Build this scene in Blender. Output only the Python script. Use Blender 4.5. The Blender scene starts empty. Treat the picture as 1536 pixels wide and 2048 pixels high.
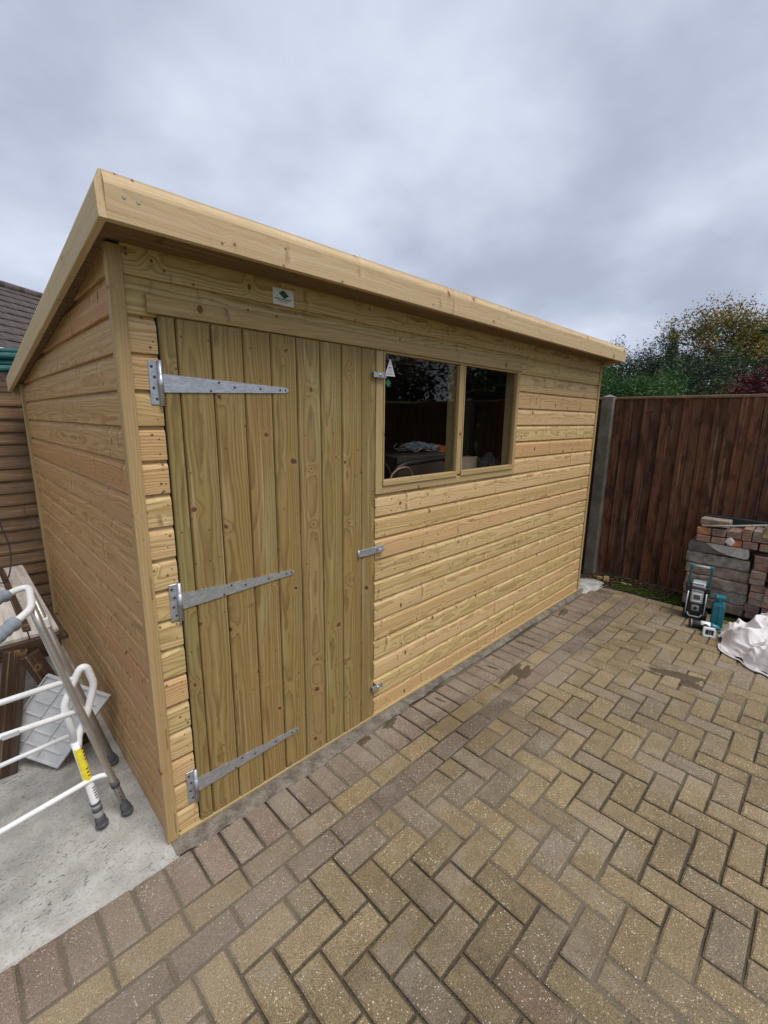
import bpy, bmesh, math, random
from mathutils import Vector, Matrix, noise, Euler
random.seed(7)
SC = bpy.context.scene
COL = SC.collection
PI = math.pi

# ------------------------------------------------------------------ camera
CAM = Vector((-0.409, -1.5638, 1.6008))
YAW, PITCH, ROLL, FPX = 0.7787, -0.2074, 0.0121, 890.79
fwd = Vector((math.sin(YAW)*math.cos(PITCH), math.cos(YAW)*math.cos(PITCH), math.sin(PITCH)))
r0 = Vector((math.cos(YAW), -math.sin(YAW), 0)); u0 = r0.cross(fwd)
rgt = r0*math.cos(ROLL)+u0*math.sin(ROLL); upv = -r0*math.sin(ROLL)+u0*math.cos(ROLL)
cd = bpy.data.cameras.new('camera'); cam = bpy.data.objects.new('camera', cd); COL.objects.link(cam)
cd.sensor_fit = 'HORIZONTAL'; cd.sensor_width = 36.0; cd.lens = FPX/1536*36
cd.clip_start = 0.02; cd.clip_end = 3000
m = Matrix.Identity(4)
for i in range(3):
    m[i][0] = rgt[i]; m[i][1] = upv[i]; m[i][2] = -fwd[i]; m[i][3] = CAM[i]
cam.matrix_world = m
SC.camera = cam
SC.render.resolution_x = 768; SC.render.resolution_y = 1024

# ------------------------------------------------------------------ world, sun, exposure
SUN_EL, SUN_AZ = math.radians(64), math.radians(174)      # azimuth clockwise from +Y: high, behind the camera
W = bpy.data.worlds.new('World'); SC.world = W; W.use_nodes = True
nt = W.node_tree; nt.nodes.clear()
def wn(t, **k):
    n = nt.nodes.new(t)
    for a, b in k.items(): setattr(n, a, b)
    return n
out = wn('ShaderNodeOutputWorld'); bg = wn('ShaderNodeBackground'); bg.inputs['Strength'].default_value = 0.1
sky = wn('ShaderNodeTexSky', sky_type='NISHITA', sun_disc=False, sun_elevation=SUN_EL, sun_rotation=SUN_AZ)
tc = wn('ShaderNodeTexCoord'); sep = wn('ShaderNodeSeparateXYZ'); nt.links.new(tc.outputs['Generated'], sep.inputs[0])
def wm(op, a, b=None):
    n = wn('ShaderNodeMath', operation=op)
    for i, v in enumerate((a, b)):
        if v is None: continue
        if isinstance(v, (int, float)): n.inputs[i].default_value = v
        else: nt.links.new(v, n.inputs[i])
    return n.outputs[0]
zz = wm('ADD', wm('MAXIMUM', sep.outputs[2], 0.0), 0.32)
cmb = wn('ShaderNodeCombineXYZ')
nt.links.new(wm('DIVIDE', sep.outputs[0], zz), cmb.inputs[0]); nt.links.new(wm('DIVIDE', sep.outputs[1], zz), cmb.inputs[1])
cmb.inputs[2].default_value = 3.7
n1 = wn('ShaderNodeTexNoise'); n1.inputs['Scale'].default_value = 0.95; n1.inputs['Detail'].default_value = 4; n1.inputs['Roughness'].default_value = 0.42
n1.inputs['Distortion'].default_value = 0.12
n2 = wn('ShaderNodeTexNoise'); n2.inputs['Scale'].default_value = 3.3; n2.inputs['Detail'].default_value = 5; n2.inputs['Roughness'].default_value = 0.5
nt.links.new(cmb.outputs[0], n1.inputs['Vector']); nt.links.new(cmb.outputs[0], n2.inputs['Vector'])
dens = wm('ADD', wm('MULTIPLY', n1.outputs[0], 0.62), wm('MULTIPLY', n2.outputs[0], 0.38))
ramp = wn('ShaderNodeValToRGB'); nt.links.new(dens, ramp.inputs[0])
ramp.color_ramp.interpolation = 'B_SPLINE'
e = ramp.color_ramp.elements
e[0].position = 0.38; e[0].color = (0.40, 0.44, 0.55, 1)
e[1].position = 0.63; e[1].color = (0.74, 0.795, 0.92, 1)
k = e.new(0.50); k.color = (0.53, 0.58, 0.71, 1)
mul = wn('ShaderNodeMix', data_type='RGBA', blend_type='MULTIPLY'); mul.inputs['Factor'].default_value = 1
nt.links.new(ramp.outputs[0], mul.inputs[6]); mul.inputs[7].default_value = (5.2, 5.2, 5.25, 1)
mix = wn('ShaderNodeMix', data_type='RGBA'); mix.inputs['Factor'].default_value = 0.96
nt.links.new(sky.outputs[0], mix.inputs[6]); nt.links.new(mul.outputs[2], mix.inputs[7])
nt.links.new(mix.outputs[2], bg.inputs['Color']); nt.links.new(bg.outputs[0], out.inputs[0])
ld = bpy.data.lights.new('sun', 'SUN'); ld.energy = 1.5; ld.angle = math.radians(30); ld.color = (1.0, 0.965, 0.91)
sun = bpy.data.objects.new('sun', ld); COL.objects.link(sun)
sd = Vector((math.sin(SUN_AZ)*math.cos(SUN_EL), math.cos(SUN_AZ)*math.cos(SUN_EL), math.sin(SUN_EL)))
sun.rotation_euler = sd.to_track_quat('Z', 'Y').to_euler(); sun.location = (0, -4, 8)
SC.view_settings.view_transform = 'Standard'; SC.view_settings.look = 'None'
SC.view_settings.exposure = 1.0; SC.view_settings.gamma = 1.0; SC.view_settings.use_curve_mapping = False
SC.render.engine = 'CYCLES'

# ------------------------------------------------------------------ node helpers
class NB:
    def __init__(s, name):
        s.m = bpy.data.materials.new(name); s.m.use_nodes = True; s.t = s.m.node_tree; s.t.nodes.clear()
        s.o = s.t.nodes.new('ShaderNodeOutputMaterial'); s.p = s.t.nodes.new('ShaderNodeBsdfPrincipled')
        s.t.links.new(s.p.outputs[0], s.o.inputs[0])
    def n(s, t, **k):
        x = s.t.nodes.new(t)
        for a, b in k.items(): setattr(x, a, b)
        return x
    def set(s, sock, v):
        if v is None: return
        if hasattr(v, 'is_output') or isinstance(v, bpy.types.NodeSocket): s.t.links.new(v, sock)
        else: sock.default_value = v
    def M(s, op, a, b=None, c=None, clamp=False):
        x = s.n('ShaderNodeMath', operation=op, use_clamp=clamp)
        for i, v in enumerate((a, b, c)): s.set(x.inputs[i], v)
        return x.outputs[0]
    def V(s, op, a, b=None):
        x = s.n('ShaderNodeVectorMath', operation=op)
        s.set(x.inputs[0], a)
        if b is not None: s.set(x.inputs[1], b)
        return x.outputs[1] if op in ('LENGTH', 'DISTANCE', 'DOT_PRODUCT') else x.outputs[0]
    def xyz(s, x=0., y=0., z=0.):
        c = s.n('ShaderNodeCombineXYZ')
        for i, v in enumerate((x, y, z)): s.set(c.inputs[i], v)
        return c.outputs[0]
    def sep(s, v):
        c = s.n('ShaderNodeSeparateXYZ'); s.set(c.inputs[0], v); return c.outputs
    def noise(s, vec, scale, detail=3, rough=0.5, dist=0.0):
        x = s.n('ShaderNodeTexNoise'); s.set(x.inputs['Vector'], vec); x.inputs['Scale'].default_value = scale
        x.inputs['Detail'].default_value = detail; x.inputs['Roughness'].default_value = rough; x.inputs['Distortion'].default_value = dist
        return x.outputs[0]
    def vor(s, vec, scale, feat='F1', dims='3D', rnd=1.0):
        x = s.n('ShaderNodeTexVoronoi', feature=feat, voronoi_dimensions=dims); s.set(x.inputs['Vector'], vec)
        x.inputs['Scale'].default_value = scale; x.inputs['Randomness'].default_value = rnd
        return x.outputs
    def mix(s, f, a, b, mode='MIX'):
        x = s.n('ShaderNodeMix', data_type='RGBA', blend_type=mode); s.set(x.inputs[0], f)
        for i, v in ((6, a), (7, b)):
            if isinstance(v, tuple) and len(v) == 3: v = (*v, 1)
            s.set(x.inputs[i], v)
        return x.outputs[2]
    def sm(s, v, a, b):                      # smoothstep
        x = s.n('ShaderNodeMapRange', interpolation_type='SMOOTHSTEP'); s.set(x.inputs[0], v)
        x.inputs[1].default_value = a; x.inputs[2].default_value = b
        return x.outputs[0]
    def lin(s, v, a, b, c, d):
        x = s.n('ShaderNodeMapRange'); s.set(x.inputs[0], v)
        for i, q in enumerate((a, b, c, d)): x.inputs[i+1].default_value = q
        return x.outputs[0]
    def ramp(s, v, stops):
        x = s.n('ShaderNodeValToRGB'); s.set(x.inputs[0], v); el = x.color_ramp.elements
        el[0].position = stops[0][0]; el[0].color = (*stops[0][1], 1); el[1].position = stops[-1][0]; el[1].color = (*stops[-1][1], 1)
        for p, c in stops[1:-1]: el.new(p).color = (*c, 1)
        return x.outputs[0]
    def bump(s, h, strength=0.3, dist=0.002):
        x = s.n('ShaderNodeBump'); x.inputs['Strength'].default_value = strength; x.inputs['Distance'].default_value = dist
        s.set(x.inputs['Height'], h); s.t.links.new(x.outputs[0], s.p.inputs['Normal'])
    def fin(s, col=None, rough=0.6, metal=0.0, spec=0.5):
        if col is not None:
            if isinstance(col, tuple) and len(col) == 3: col = (*col, 1)
            s.set(s.p.inputs['Base Color'], col)
        s.set(s.p.inputs['Roughness'], rough); s.set(s.p.inputs['Metallic'], metal); s.set(s.p.inputs['Specular IOR Level'], spec)
        return s.m

def wood(name, light, late, tints, knot=(0.11, 0.05, 0.022), knot_amt=0.55, ringw=0.0065, green=0.25, ring_mix=0.55, rough=0.62, weather=0.0, kscale=(4.2, 9.0), spikes=0.3, halo_c=(0.36, 0.20, 0.075), flecks=0.10, b_fl=0.0030, blotch=0.0):
    """grain runs along local X, width is local Y, face normal local Z (metres)."""
    b = NB(name)
    rnd = b.n('ShaderNodeObjectInfo').outputs['Random']
    P = b.n('ShaderNodeTexCoord').outputs['Object']
    s = b.sep(P)
    r2 = b.M('FRACT', b.M('MULTIPLY', rnd, 17.31)); r3 = b.M('FRACT', b.M('MULTIPLY', rnd, 91.7))
    x = b.M('ADD', s[0], b.M('MULTIPLY', rnd, 61.0)); y = s[1]; z = s[2]
    # knots
    kv = b.xyz(b.M('MULTIPLY', x, kscale[0]), b.M('ADD', b.M('MULTIPLY', y, kscale[1]), b.M('MULTIPLY', r2, 23.0)), 0.0)
    vo = b.vor(kv, 1.0, dims='2D')
    d = b.V('SUBTRACT', kv, vo['Position']); ds = b.sep(d)
    cs = b.sep(vo['Color'])
    ang = b.M('MULTIPLY', b.M('SUBTRACT', cs[2], 0.5), 0.7)
    spike = b.M('GREATER_THAN', cs[2], 1.0-spikes)
    dx = b.M('DIVIDE', ds[0], kscale[0]); dy = b.M('DIVIDE', ds[1], kscale[1])
    dxs = b.M('ADD', dx, b.M('MULTIPLY', dy, ang))
    sq = lambda v: b.M('MULTIPLY', v, v)
    dist = b.M('SQRT', b.M('ADD', sq(b.M('MULTIPLY', dxs, b.lin(spike, 0, 1, 0.85, 1.25))), sq(b.M('MULTIPLY', dy, b.lin(cs[0], 0, 1, 1.05, 0.65)))))
    pres = b.M('GREATER_THAN', cs[1], 1.0-knot_amt)
    kr = b.lin(b.M('MULTIPLY', cs[0], cs[0]), 0, 1, 0.0034, 0.0105)
    q = b.M('DIVIDE', b.M('ADD', dist, b.M('MULTIPLY', b.M('SUBTRACT', b.noise(P, 120, 3), 0.5), 0.009)), kr)
    inside = b.M('MULTIPLY', b.sm(q, 1.15, 0.75), pres)
    halo = b.M('MULTIPLY', b.sm(q, 3.6, 0.8), pres)
    core = b.M('MULTIPLY', b.sm(q, 0.75, 0.1), pres)
    swirl = b.M('MULTIPLY', b.M('POWER', 2.718, b.M('MULTIPLY', sq(b.M('DIVIDE', dist, 0.022)), -1.0)), pres)
    v1 = b.n('ShaderNodeTexVoronoi', voronoi_dimensions='1D'); v1.inputs['Scale'].default_value = 1.0; wv_ = b.M('MULTIPLY', x, 3.4); b.set(v1.inputs['W'], wv_)
    wc = b.sep(v1.outputs['Color'])
    wx = b.M('DIVIDE', b.M('SUBTRACT', wv_, v1.outputs['W']), 3.4)
    wx = b.M('ADD', wx, b.M('ADD', b.M('ADD', b.M('MULTIPLY', b.M('SUBTRACT', b.noise(b.xyz(x, y, r2), 34, 3), .5), .018), b.M('MULTIPLY', b.M('SUBTRACT', b.noise(b.xyz(x, y, r3), 11, 2), .5), .055)), b.M('MULTIPLY', b.M('MULTIPLY', y, b.M('SUBTRACT', wc[0], .5)), .35)))
    wp = b.M('MULTIPLY', b.M('LESS_THAN', wc[1], spikes), b.lin(b.noise(b.xyz(x, y, r3), 17, 2), .46, .66, .0, 1.0))
    band = b.M('MULTIPLY', b.sm(b.M('ABSOLUTE', wx), .012, .002), wp)
    cream = b.M('MULTIPLY', b.sm(b.M('ABSOLUTE', b.M('SUBTRACT', wx, .019)), .019, .002), wp)
    fv = b.xyz(b.M('MULTIPLY', x, 9.0), b.M('ADD', b.M('MULTIPLY', y, 26.0), b.M('MULTIPLY', r3, 31.0)), 0.0)
    vf = b.vor(fv, 1.0, dims='2D'); fd = b.sep(b.V('SUBTRACT', fv, vf['Position'])); fc = b.sep(vf['Color'])
    fdist = b.M('SQRT', b.M('ADD', sq(b.M('DIVIDE', fd[0], 9.0)), sq(b.M('DIVIDE', fd[1], 26.0))))
    fleck = b.M('MULTIPLY', b.sm(fdist, b_fl*1.3, b_fl*.6), b.M('GREATER_THAN', fc[0], 1.0-flecks))
    # growth rings of a flat sawn board
    nx = b.noise(b.xyz(b.M('MULTIPLY', x, 1.0), r2, 0.0), 0.9, 2)
    nx2 = b.noise(b.xyz(b.M('MULTIPLY', x, 1.0), r3, 7.0), 0.7, 3, 0.55)
    yy = b.M('ADD', y, b.M('ADD', b.M('MULTIPLY', b.M('SUBTRACT', nx, 0.5), 0.05), b.lin(r3, 0, 1, -0.115, 0.0)))
    zz = b.M('ADD', z, b.M('ADD', 0.012, b.M('MULTIPLY', nx2, 0.075)))
    rr = b.M('SQRT', b.M('ADD', sq(yy), sq(zz)))
    wob = b.M('MULTIPLY', b.M('SUBTRACT', b.noise(b.xyz(b.M('MULTIPLY', x, 6.0), b.M('MULTIPLY', y, 30.0), z), 1.0, 3), 0.5), 0.010)
    ph = b.M('DIVIDE', b.M('ADD', b.M('ADD', rr, wob), b.M('MULTIPLY', swirl, 0.014)), ringw)
    fr = b.M('FRACT', ph)
    lateW = b.M('MULTIPLY', b.sm(fr, 0.25, 0.92), b.sm(fr, 1.0, 0.93))
    fib = b.noise(b.xyz(b.M('MULTIPLY', x, 5.0), b.M('MULTIPLY', y, 420.0), b.M('MULTIPLY', z, 420.0)), 1.0, 2, 0.6)
    bl = b.noise(b.xyz(b.M('MULTIPLY', x, 1.6), b.M('MULTIPLY', y, 9.0), b.M('MULTIPLY', r2, 9.0)), 1.0, 3, 0.55)
    tint = b.ramp(r3, [(0.0, tints[0]), (0.34, tints[1]), (0.67, tints[2]), (1.0, tints[3])])
    col = b.mix(b.M('MULTIPLY', lateW, b.lin(bl, 0.3, 0.7, ring_mix*0.55, ring_mix)), light, late)
    col = b.mix(1.0, col, tint, 'MULTIPLY')
    col = b.mix(b.M('MULTIPLY', b.sm(bl, 0.50, 0.74), green), col, (0.36, 0.37, 0.17))
    col = b.mix(b.lin(fib, 0.25, 0.75, 0.22, 0.0), col, (0.16, 0.09, 0.035))
    strk = b.noise(b.xyz(b.M('MULTIPLY', x, 1.3), b.M('MULTIPLY', y, 75.0), b.M('MULTIPLY', z, 75.0)), 1.0, 3, 0.6)
    col = b.mix(b.M('MULTIPLY', b.sm(strk, 0.48, 0.70), 0.30), col, b.mix(1., col, (0.62, 0.52, 0.40), 'MULTIPLY'))
    col = b.mix(b.M('MULTIPLY', b.sm(strk, 0.45, 0.28), 0.22), col, (0.72, 0.60, 0.40))
    if blotch:
        bb = b.noise(b.xyz(b.M('MULTIPLY', x, 4.5), b.M('MULTIPLY', y, 13.0), b.M('MULTIPLY', r2, 7.0)), 1.0, 4, 0.6)
        col = b.mix(b.M('MULTIPLY', b.sm(bb, .46, .62), blotch), col, b.mix(1., col, (.28, .26, .25), 'MULTIPLY'))
    if weather:
        wv = b.noise(b.xyz(b.M('MULTIPLY', x, 2.2), b.M('MULTIPLY', y, 26.0), b.M('MULTIPLY', r2, 5.0)), 1.0, 5, 0.62)
        col = b.mix(b.M('MULTIPLY', b.sm(wv, 0.42, 0.72), weather), col, (0.20, 0.18, 0.155))
    col = b.mix(b.M('MULTIPLY', halo, 0.42), col, halo_c)
    col = b.mix(b.M('MULTIPLY', cream, 0.4), col, b.mix(1., light, (1.12, 1.12, 1.12), 'MULTIPLY'))
    col = b.mix(b.M('MULTIPLY', fleck, 0.8), col, knot)
    col = b.mix(b.M('MULTIPLY', band, 0.72), col, b.mix(.5, knot, late))
    col = b.mix(b.M('MULTIPLY', inside, 0.9), col, knot)
    col = b.mix(b.M('MULTIPLY', core, b.M('MULTIPLY', cs[2], 0.5)), col, (0.30, 0.15, 0.06))
    b.bump(b.M('ADD', b.M('MULTIPLY', lateW, 0.35), b.M('ADD', b.M('MULTIPLY', fib, 0.45), b.M('MULTIPLY', inside, -0.8))), 0.35, 0.0012)
    return b.fin(col, b.lin(lateW, 0, 1, rough+0.05, rough-0.07), spec=0.32)

MAT = {}
T_CLAD = [(1.02, .86, .74), (1.10, 1.06, 1.02), (.94, .98, .80), (1.0, .92, .80)]
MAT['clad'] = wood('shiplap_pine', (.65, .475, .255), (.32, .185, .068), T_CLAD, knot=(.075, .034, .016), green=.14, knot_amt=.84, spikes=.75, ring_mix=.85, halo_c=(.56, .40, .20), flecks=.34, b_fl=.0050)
MAT['door'] = wood('door_pine', (.325, .222, .090), (.17, .10, .034), [(1., .93, .82), (.95, 1., .86), (1., 1., 1.), (.88, .93, .80)], knot=(.06, .032, .018), green=.38, ring_mix=.9, ringw=.0075, knot_amt=.46, spikes=.12, flecks=.16, b_fl=.0036)
MAT['trim'] = wood('trim_pine', (.47, .335, .165), (.32, .20, .085), [(1, .95, .85), (1, 1, 1), (.96, 1, .9), (1, .96, .86)], green=.12, ring_mix=.5, knot_amt=.36, spikes=.2)
MAT['fascia'] = wood('fascia_pine', (.60, .445, .255), (.44, .30, .15), [(1, .97, .92), (1, 1, 1), (.97, 1, .95), (1, .96, .9)], green=.10, ring_mix=.45, knot_amt=.5, spikes=.4, flecks=.16, b_fl=.0045)
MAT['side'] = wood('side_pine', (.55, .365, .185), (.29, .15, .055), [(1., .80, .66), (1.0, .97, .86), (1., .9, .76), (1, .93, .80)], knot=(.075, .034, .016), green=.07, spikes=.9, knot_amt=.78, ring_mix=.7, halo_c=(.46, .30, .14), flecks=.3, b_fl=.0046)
MAT['soffit_shade'] = wood('shade_darkened_boarding', (.20, .13, .062), (.12, .07, .03), [(1, .97, .9), (1, 1, 1), (.96, 1, .92), (1, .96, .88)], green=.05, ring_mix=.5, knot_amt=.4)  # brown roof boards, darkened in colour to deepen the shade under the eave
MAT['fence_dark'] = wood('stained_featherboard', (.108, .042, .023), (.038, .014, .009), [(1, .95, .9), (1.3, 1.15, 1.0), (.65, .60, .58), (1.4, 1.15, .95)], knot=(.02, .01, .008), green=.02, ring_mix=.6, weather=.10, knot_amt=.0, blotch=.75, rough=.85)
MAT['fence_lap'] = wood('weathered_lap_board', (.23, .138, .075), (.11, .058, .028), [(1, .95, .9), (1.05, 1, .95), (.8, .8, .8), (.95, .82, .72)], knot=(.05, .03, .02), green=.05, ring_mix=.7, weather=.3, knot_amt=.3, blotch=.3, rough=.8)
MAT['bench'] = wood('dark_stained_timber', (.036, .017, .009), (.016, .008, .004), [(1, 1, 1), (1.1, 1, .9), (.8, .8, .8), (1.2, 1, .9)], knot=(.02, .01, .008), green=.0, weather=.22)
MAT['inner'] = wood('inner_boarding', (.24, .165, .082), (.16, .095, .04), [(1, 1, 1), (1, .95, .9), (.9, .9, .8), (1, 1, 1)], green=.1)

def simple(name, col, rough=.5, metal=0., var=0.12, scale=25., bump=0.0, spec=.5):
    b = NB(name); P = b.n('ShaderNodeTexCoord').outputs['Object']
    n = b.noise(P, scale, 4, .6)
    dk = tuple(c*(1-var*1.6) for c in col); lt = tuple(min(1, c*(1+var)) for c in col)
    if bump: b.bump(b.noise(P, scale*6, 3), bump, .002)
    return b.fin(b.mix(b.sm(n, .3, .7), dk, lt), b.lin(n, .2, .8, rough+.08, rough-.06), metal, spec)

def galv():
    b = NB('galvanised_steel'); P = b.n('ShaderNodeTexCoord').outputs['Object']
    n = b.noise(b.V('MULTIPLY', P, (40., 160., 40.)), 1., 4, .65, .6); v = b.sep(b.vor(P, 130)['Color'])[0]
    col = b.mix(b.sm(n, .35, .7), (.42, .44, .47), (.66, .68, .71))
    col = b.mix(b.M('MULTIPLY', v, .3), col, (.38, .40, .43))
    return b.fin(col, b.lin(n, .2, .8, .5, .34), .75)
MAT['galv'] = galv()
MAT['alu'] = simple('satin_aluminium', (.50, .47, .43), .36, .8, .06, 30)
MAT['white_tube'] = simple('white_enamel', (.80, .80, .79), .3, 0, .04, 20)
MAT['grey_rubber'] = simple('grey_rubber', (.075, .078, .085), .7, 0, .15, 40)
MAT['grey_grip'] = simple('grey_foam_grip', (.21, .24, .28), .75, 0, .1, 60, .3)
MAT['white_plastic'] = simple('milky_plastic', (.57, .57, .56), .4, 0, .08, 14)
MAT['black_plastic'] = simple('black_plastic', (.016, .017, .019), .42, 0, .2, 30)
MAT['grey_plastic'] = simple('grey_plastic', (.33, .33, .33), .42, 0, .1, 30)
MAT['silver_plastic'] = simple('silver_plastic', (.60, .66, .72), .3, .3, .08, 30)
MAT['teal'] = simple('teal_plastic', (.010, .155, .20), .38, 0, .14, 30)
MAT['teal_dark'] = simple('dark_teal_plastic', (.015, .10, .12), .42, 0, .14, 30)
MAT['screen'] = simple('dull_display', (.11, .105, .09), .25, 0, .1, 30)
MAT['white'] = simple('white_print', (.82, .82, .82), .5, 0, .03, 20)
MAT['ink'] = simple('black_print', (.02, .02, .025), .5, 0, .03, 20)
MAT['yellow'] = simple('yellow_label', (.80, .66, .04), .5, 0, .1, 60)
MAT['green_print'] = simple('green_print', (.012, .17, .05), .5, 0, .1, 40)
MAT['dark_green_print'] = simple('dark_green_print', (.01, .075, .03), .5, 0, .1, 40)
MAT['cable'] = simple('black_cable', (.02, .02, .02), .5)
MAT['copper'] = simple('copper_cable', (.55, .28, .13), .4, .3)
MAT['orange'] = simple('orange_plastic', (.85, .22, .035), .45)
MAT['card'] = simple('cardboard', (.55, .40, .26), .85, 0, .1, 8)
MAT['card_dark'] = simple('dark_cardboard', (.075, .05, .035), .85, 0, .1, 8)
MAT['mesh_grey'] = simple('grey_netting', (.62, .63, .63), .7, 0, .35, 60)
MAT['felt'] = simple('roof_felt', (.13, .125, .11), .9, 0, .2, 60, .4)
MAT['nail'] = simple('nail_head', (.42, .40, .36), .4, .7)
MAT['nail_dark'] = simple('dark_nail_head', (.06, .04, .03), .6, .2)
MAT['gutter'] = simple('white_gutter', (.75, .75, .75), .4)
MAT['awning'] = simple('green_canvas', (.012, .10, .095), .7, 0, .2, 12)
MAT['brickwall'] = simple('house_brick', (.28, .17, .12), .85, 0, .2, 12)

def concrete(name, a, b_, scale=9., fine=160., bump=.5, speck=.25, marks=0.0):
    b = NB(name); P = b.n('ShaderNodeNewGeometry').outputs['Position']
    n = b.noise(P, scale, 5, .6); f = b.noise(P, fine, 3, .6)
    col = b.mix(b.sm(n, .32, .68), a, b_)
    col = b.mix(b.M('MULTIPLY', b.sm(f, .5, .72), speck), col, tuple(c*.35 for c in a))
    v = b.vor(P, 260)
    col = b.mix(b.M('MULTIPLY', b.M('LESS_THAN', v['Distance'], .16), .5), col, tuple(min(1, c*1.5) for c in b_))
    h = b.M('ADD', b.M('MULTIPLY', f, .5), n)
    if marks:
        st = b.noise(b.V('MULTIPLY', P, (34., 80., 1.)), 1., 3, .65, .8)
        pm = b.sm(b.noise(P, 3.0, 3), .42, .6)
        mk = b.M('MULTIPLY', b.sm(st, .60, .69), pm)
        col = b.mix(b.M('MULTIPLY', mk, marks), col, (.16, .135, .11))
        h = b.M('SUBTRACT', h, b.M('MULTIPLY', mk, .8))
        big = b.sm(b.noise(P, 1.7, 3, .5), .38, .66)
        col = b.mix(b.M('MULTIPLY', big, .35), col, tuple(c*.6 for c in a))
    b.bump(h, bump, .004)
    return b.fin(col, .88, 0, .25)
MAT['slab'] = concrete('base_concrete', (.33, .31, .275), (.47, .45, .41), 9, 130, 1., .5, .9)
MAT['mortar'] = concrete('mortar_fillet', (.10, .084, .066), (.205, .175, .14), 18, 120, 1., .6)
MAT['post_concrete'] = concrete('post_concrete', (.125, .115, .085), (.22, .20, .155), 6, 190, .8, .5)
MAT['old_concrete'] = concrete('old_concrete', (.14, .13, .11), (.33, .31, .27), 14, 120, 1., .6)
MAT['old_concrete2'] = concrete('lichened_concrete', (.17, .135, .105), (.33, .27, .215), 18, 140, 1., .6)
MAT['dark_concrete'] = concrete('weathered_dark_concrete', (.085, .08, .07), (.17, .16, .14), 11, 130, .8, .5)
MAT['pale_concrete'] = concrete('fresh_broken_concrete', (.30, .29, .265), (.46, .445, .42), 22, 150, 1., .45)
MAT['spill'] = concrete('pale_mortar', (.27, .255, .23), (.44, .425, .40), 14, 130, .9, .35)

def paver_mat():
    b = NB('aggregate_block'); P = b.n('ShaderNodeNewGeometry').outputs['Position']
    at = b.n('ShaderNodeAttribute', attribute_name='tone').outputs['Color']
    n = b.noise(P, 16, 4, .6); f = b.noise(P, 260, 3, .65)
    col = b.mix(b.sm(n, .3, .72), b.mix(1., at, (.80, .79, .78), 'MULTIPLY'), at)
    col = b.mix(b.M('MULTIPLY', b.sm(f, .42, .62), .7), col, b.mix(1., at, (.30, .29, .28), 'MULTIPLY'))
    v0 = b.vor(P, 320); c0 = b.sep(v0['Color'])
    grit = b.M('MULTIPLY', b.M('LESS_THAN', v0['Distance'], .42), b.M('GREATER_THAN', c0[0], .5))
    col = b.mix(b.M('MULTIPLY', grit, .55), col, b.mix(1., at, (1.75, 1.7, 1.6), 'MULTIPLY'))
    v = b.vor(P, 150); vc = b.sep(v['Color'])
    pebble = b.M('MULTIPLY', b.M('LESS_THAN', v['Distance'], b.lin(vc[1], 0, 1, .12, .40)), b.M('GREATER_THAN', vc[0], .62))
    worn = b.sm(b.noise(P, 5.5, 3, .55), .36, .62)
    col = b.mix(b.M('MULTIPLY', pebble, b.lin(worn, 0, 1, .25, .85)), col, b.mix(vc[2], (.52, .44, .28), (.66, .63, .55)))
    v2 = b.vor(P, 240); c2 = b.sep(v2['Color'])
    peb2 = b.M('MULTIPLY', b.M('LESS_THAN', v2['Distance'], .28), b.M('GREATER_THAN', c2[0], .80))
    col = b.mix(b.M('MULTIPLY', peb2, .75), col, (.07, .06, .05))
    # cement dust film left by the base work: covers the blocks in irregular patches
    s = b.sep(P)
    def blob(cx, cy, rx, ry):
        dx = b.M('DIVIDE', b.M('SUBTRACT', s[0], cx), rx); dy = b.M('DIVIDE', b.M('SUBTRACT', s[1], cy), ry)
        dd = b.M('SQRT', b.M('ADD', b.M('MULTIPLY', dx, dx), b.M('MULTIPLY', dy, dy)))
        return b.sm(b.M('ADD', dd, b.M('MULTIPLY', b.M('SUBTRACT', b.noise(P, 7, 4, .6), .5), .9)), 1.15, .55)
    film = b.M('MAXIMUM', b.M('MAXIMUM', blob(-.12, -.38, .62, .30), blob(2.35, -.42, .5, .22)), b.M('MULTIPLY', blob(1.6, -.13, 2.4, .09), .75))
    film = b.M('MULTIPLY', film, b.lin(b.noise(P, 60, 3), .3, .7, .5, .95))
    col = b.mix(b.M('MULTIPLY', film, .42), col, (.27, .222, .168))
    spl = b.M('MULTIPLY', b.sm(b.noise(P, 3.1, 6, .68), .53, .62), b.lin(b.noise(P, 90, 3, .6), .35, .65, .25, 1.))
    col = b.mix(b.M('MULTIPLY', spl, .34), col, (.30, .27, .225))
    damp = b.sm(b.noise(b.V('ADD', P, (5., 3., 0.)), 1.3, 6, .62), .52, .62)
    col = b.mix(b.M('MULTIPLY', damp, .34), col, b.mix(1., col, (.42, .40, .38), 'MULTIPLY'))
    b.bump(b.M('ADD', b.M('MULTIPLY', f, .6), b.M('ADD', b.M('MULTIPLY', pebble, .5), b.M('MULTIPLY', n, .5))), .65, .003)
    return b.fin(col, b.lin(damp, 0, 1, .82, .6), 0, .3)
MAT['paver'] = paver_mat()
def joint_mat():
    b = NB('joint_sand'); P = b.n('ShaderNodeNewGeometry').outputs['Position']
    n = b.noise(P, 4, 4, .6); f = b.noise(P, 220, 3, .6)
    col = b.mix(b.sm(f, .3, .7), (.045, .036, .024), (.115, .094, .064))
    col = b.mix(b.M('MULTIPLY', b.sm(n, .55, .68), .5), col, (.035, .048, .014))
    z = b.sep(P)[2]
    col = b.mix(b.M('MULTIPLY', b.sm(z, -.0245, -.0185), .55), col, b.mix(f, (.15, .12, .085), (.25, .21, .155)))
    b.bump(f, .8, .004)
    return b.fin(col, .95, 0, .2)
MAT['joint'] = joint_mat()
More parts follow.
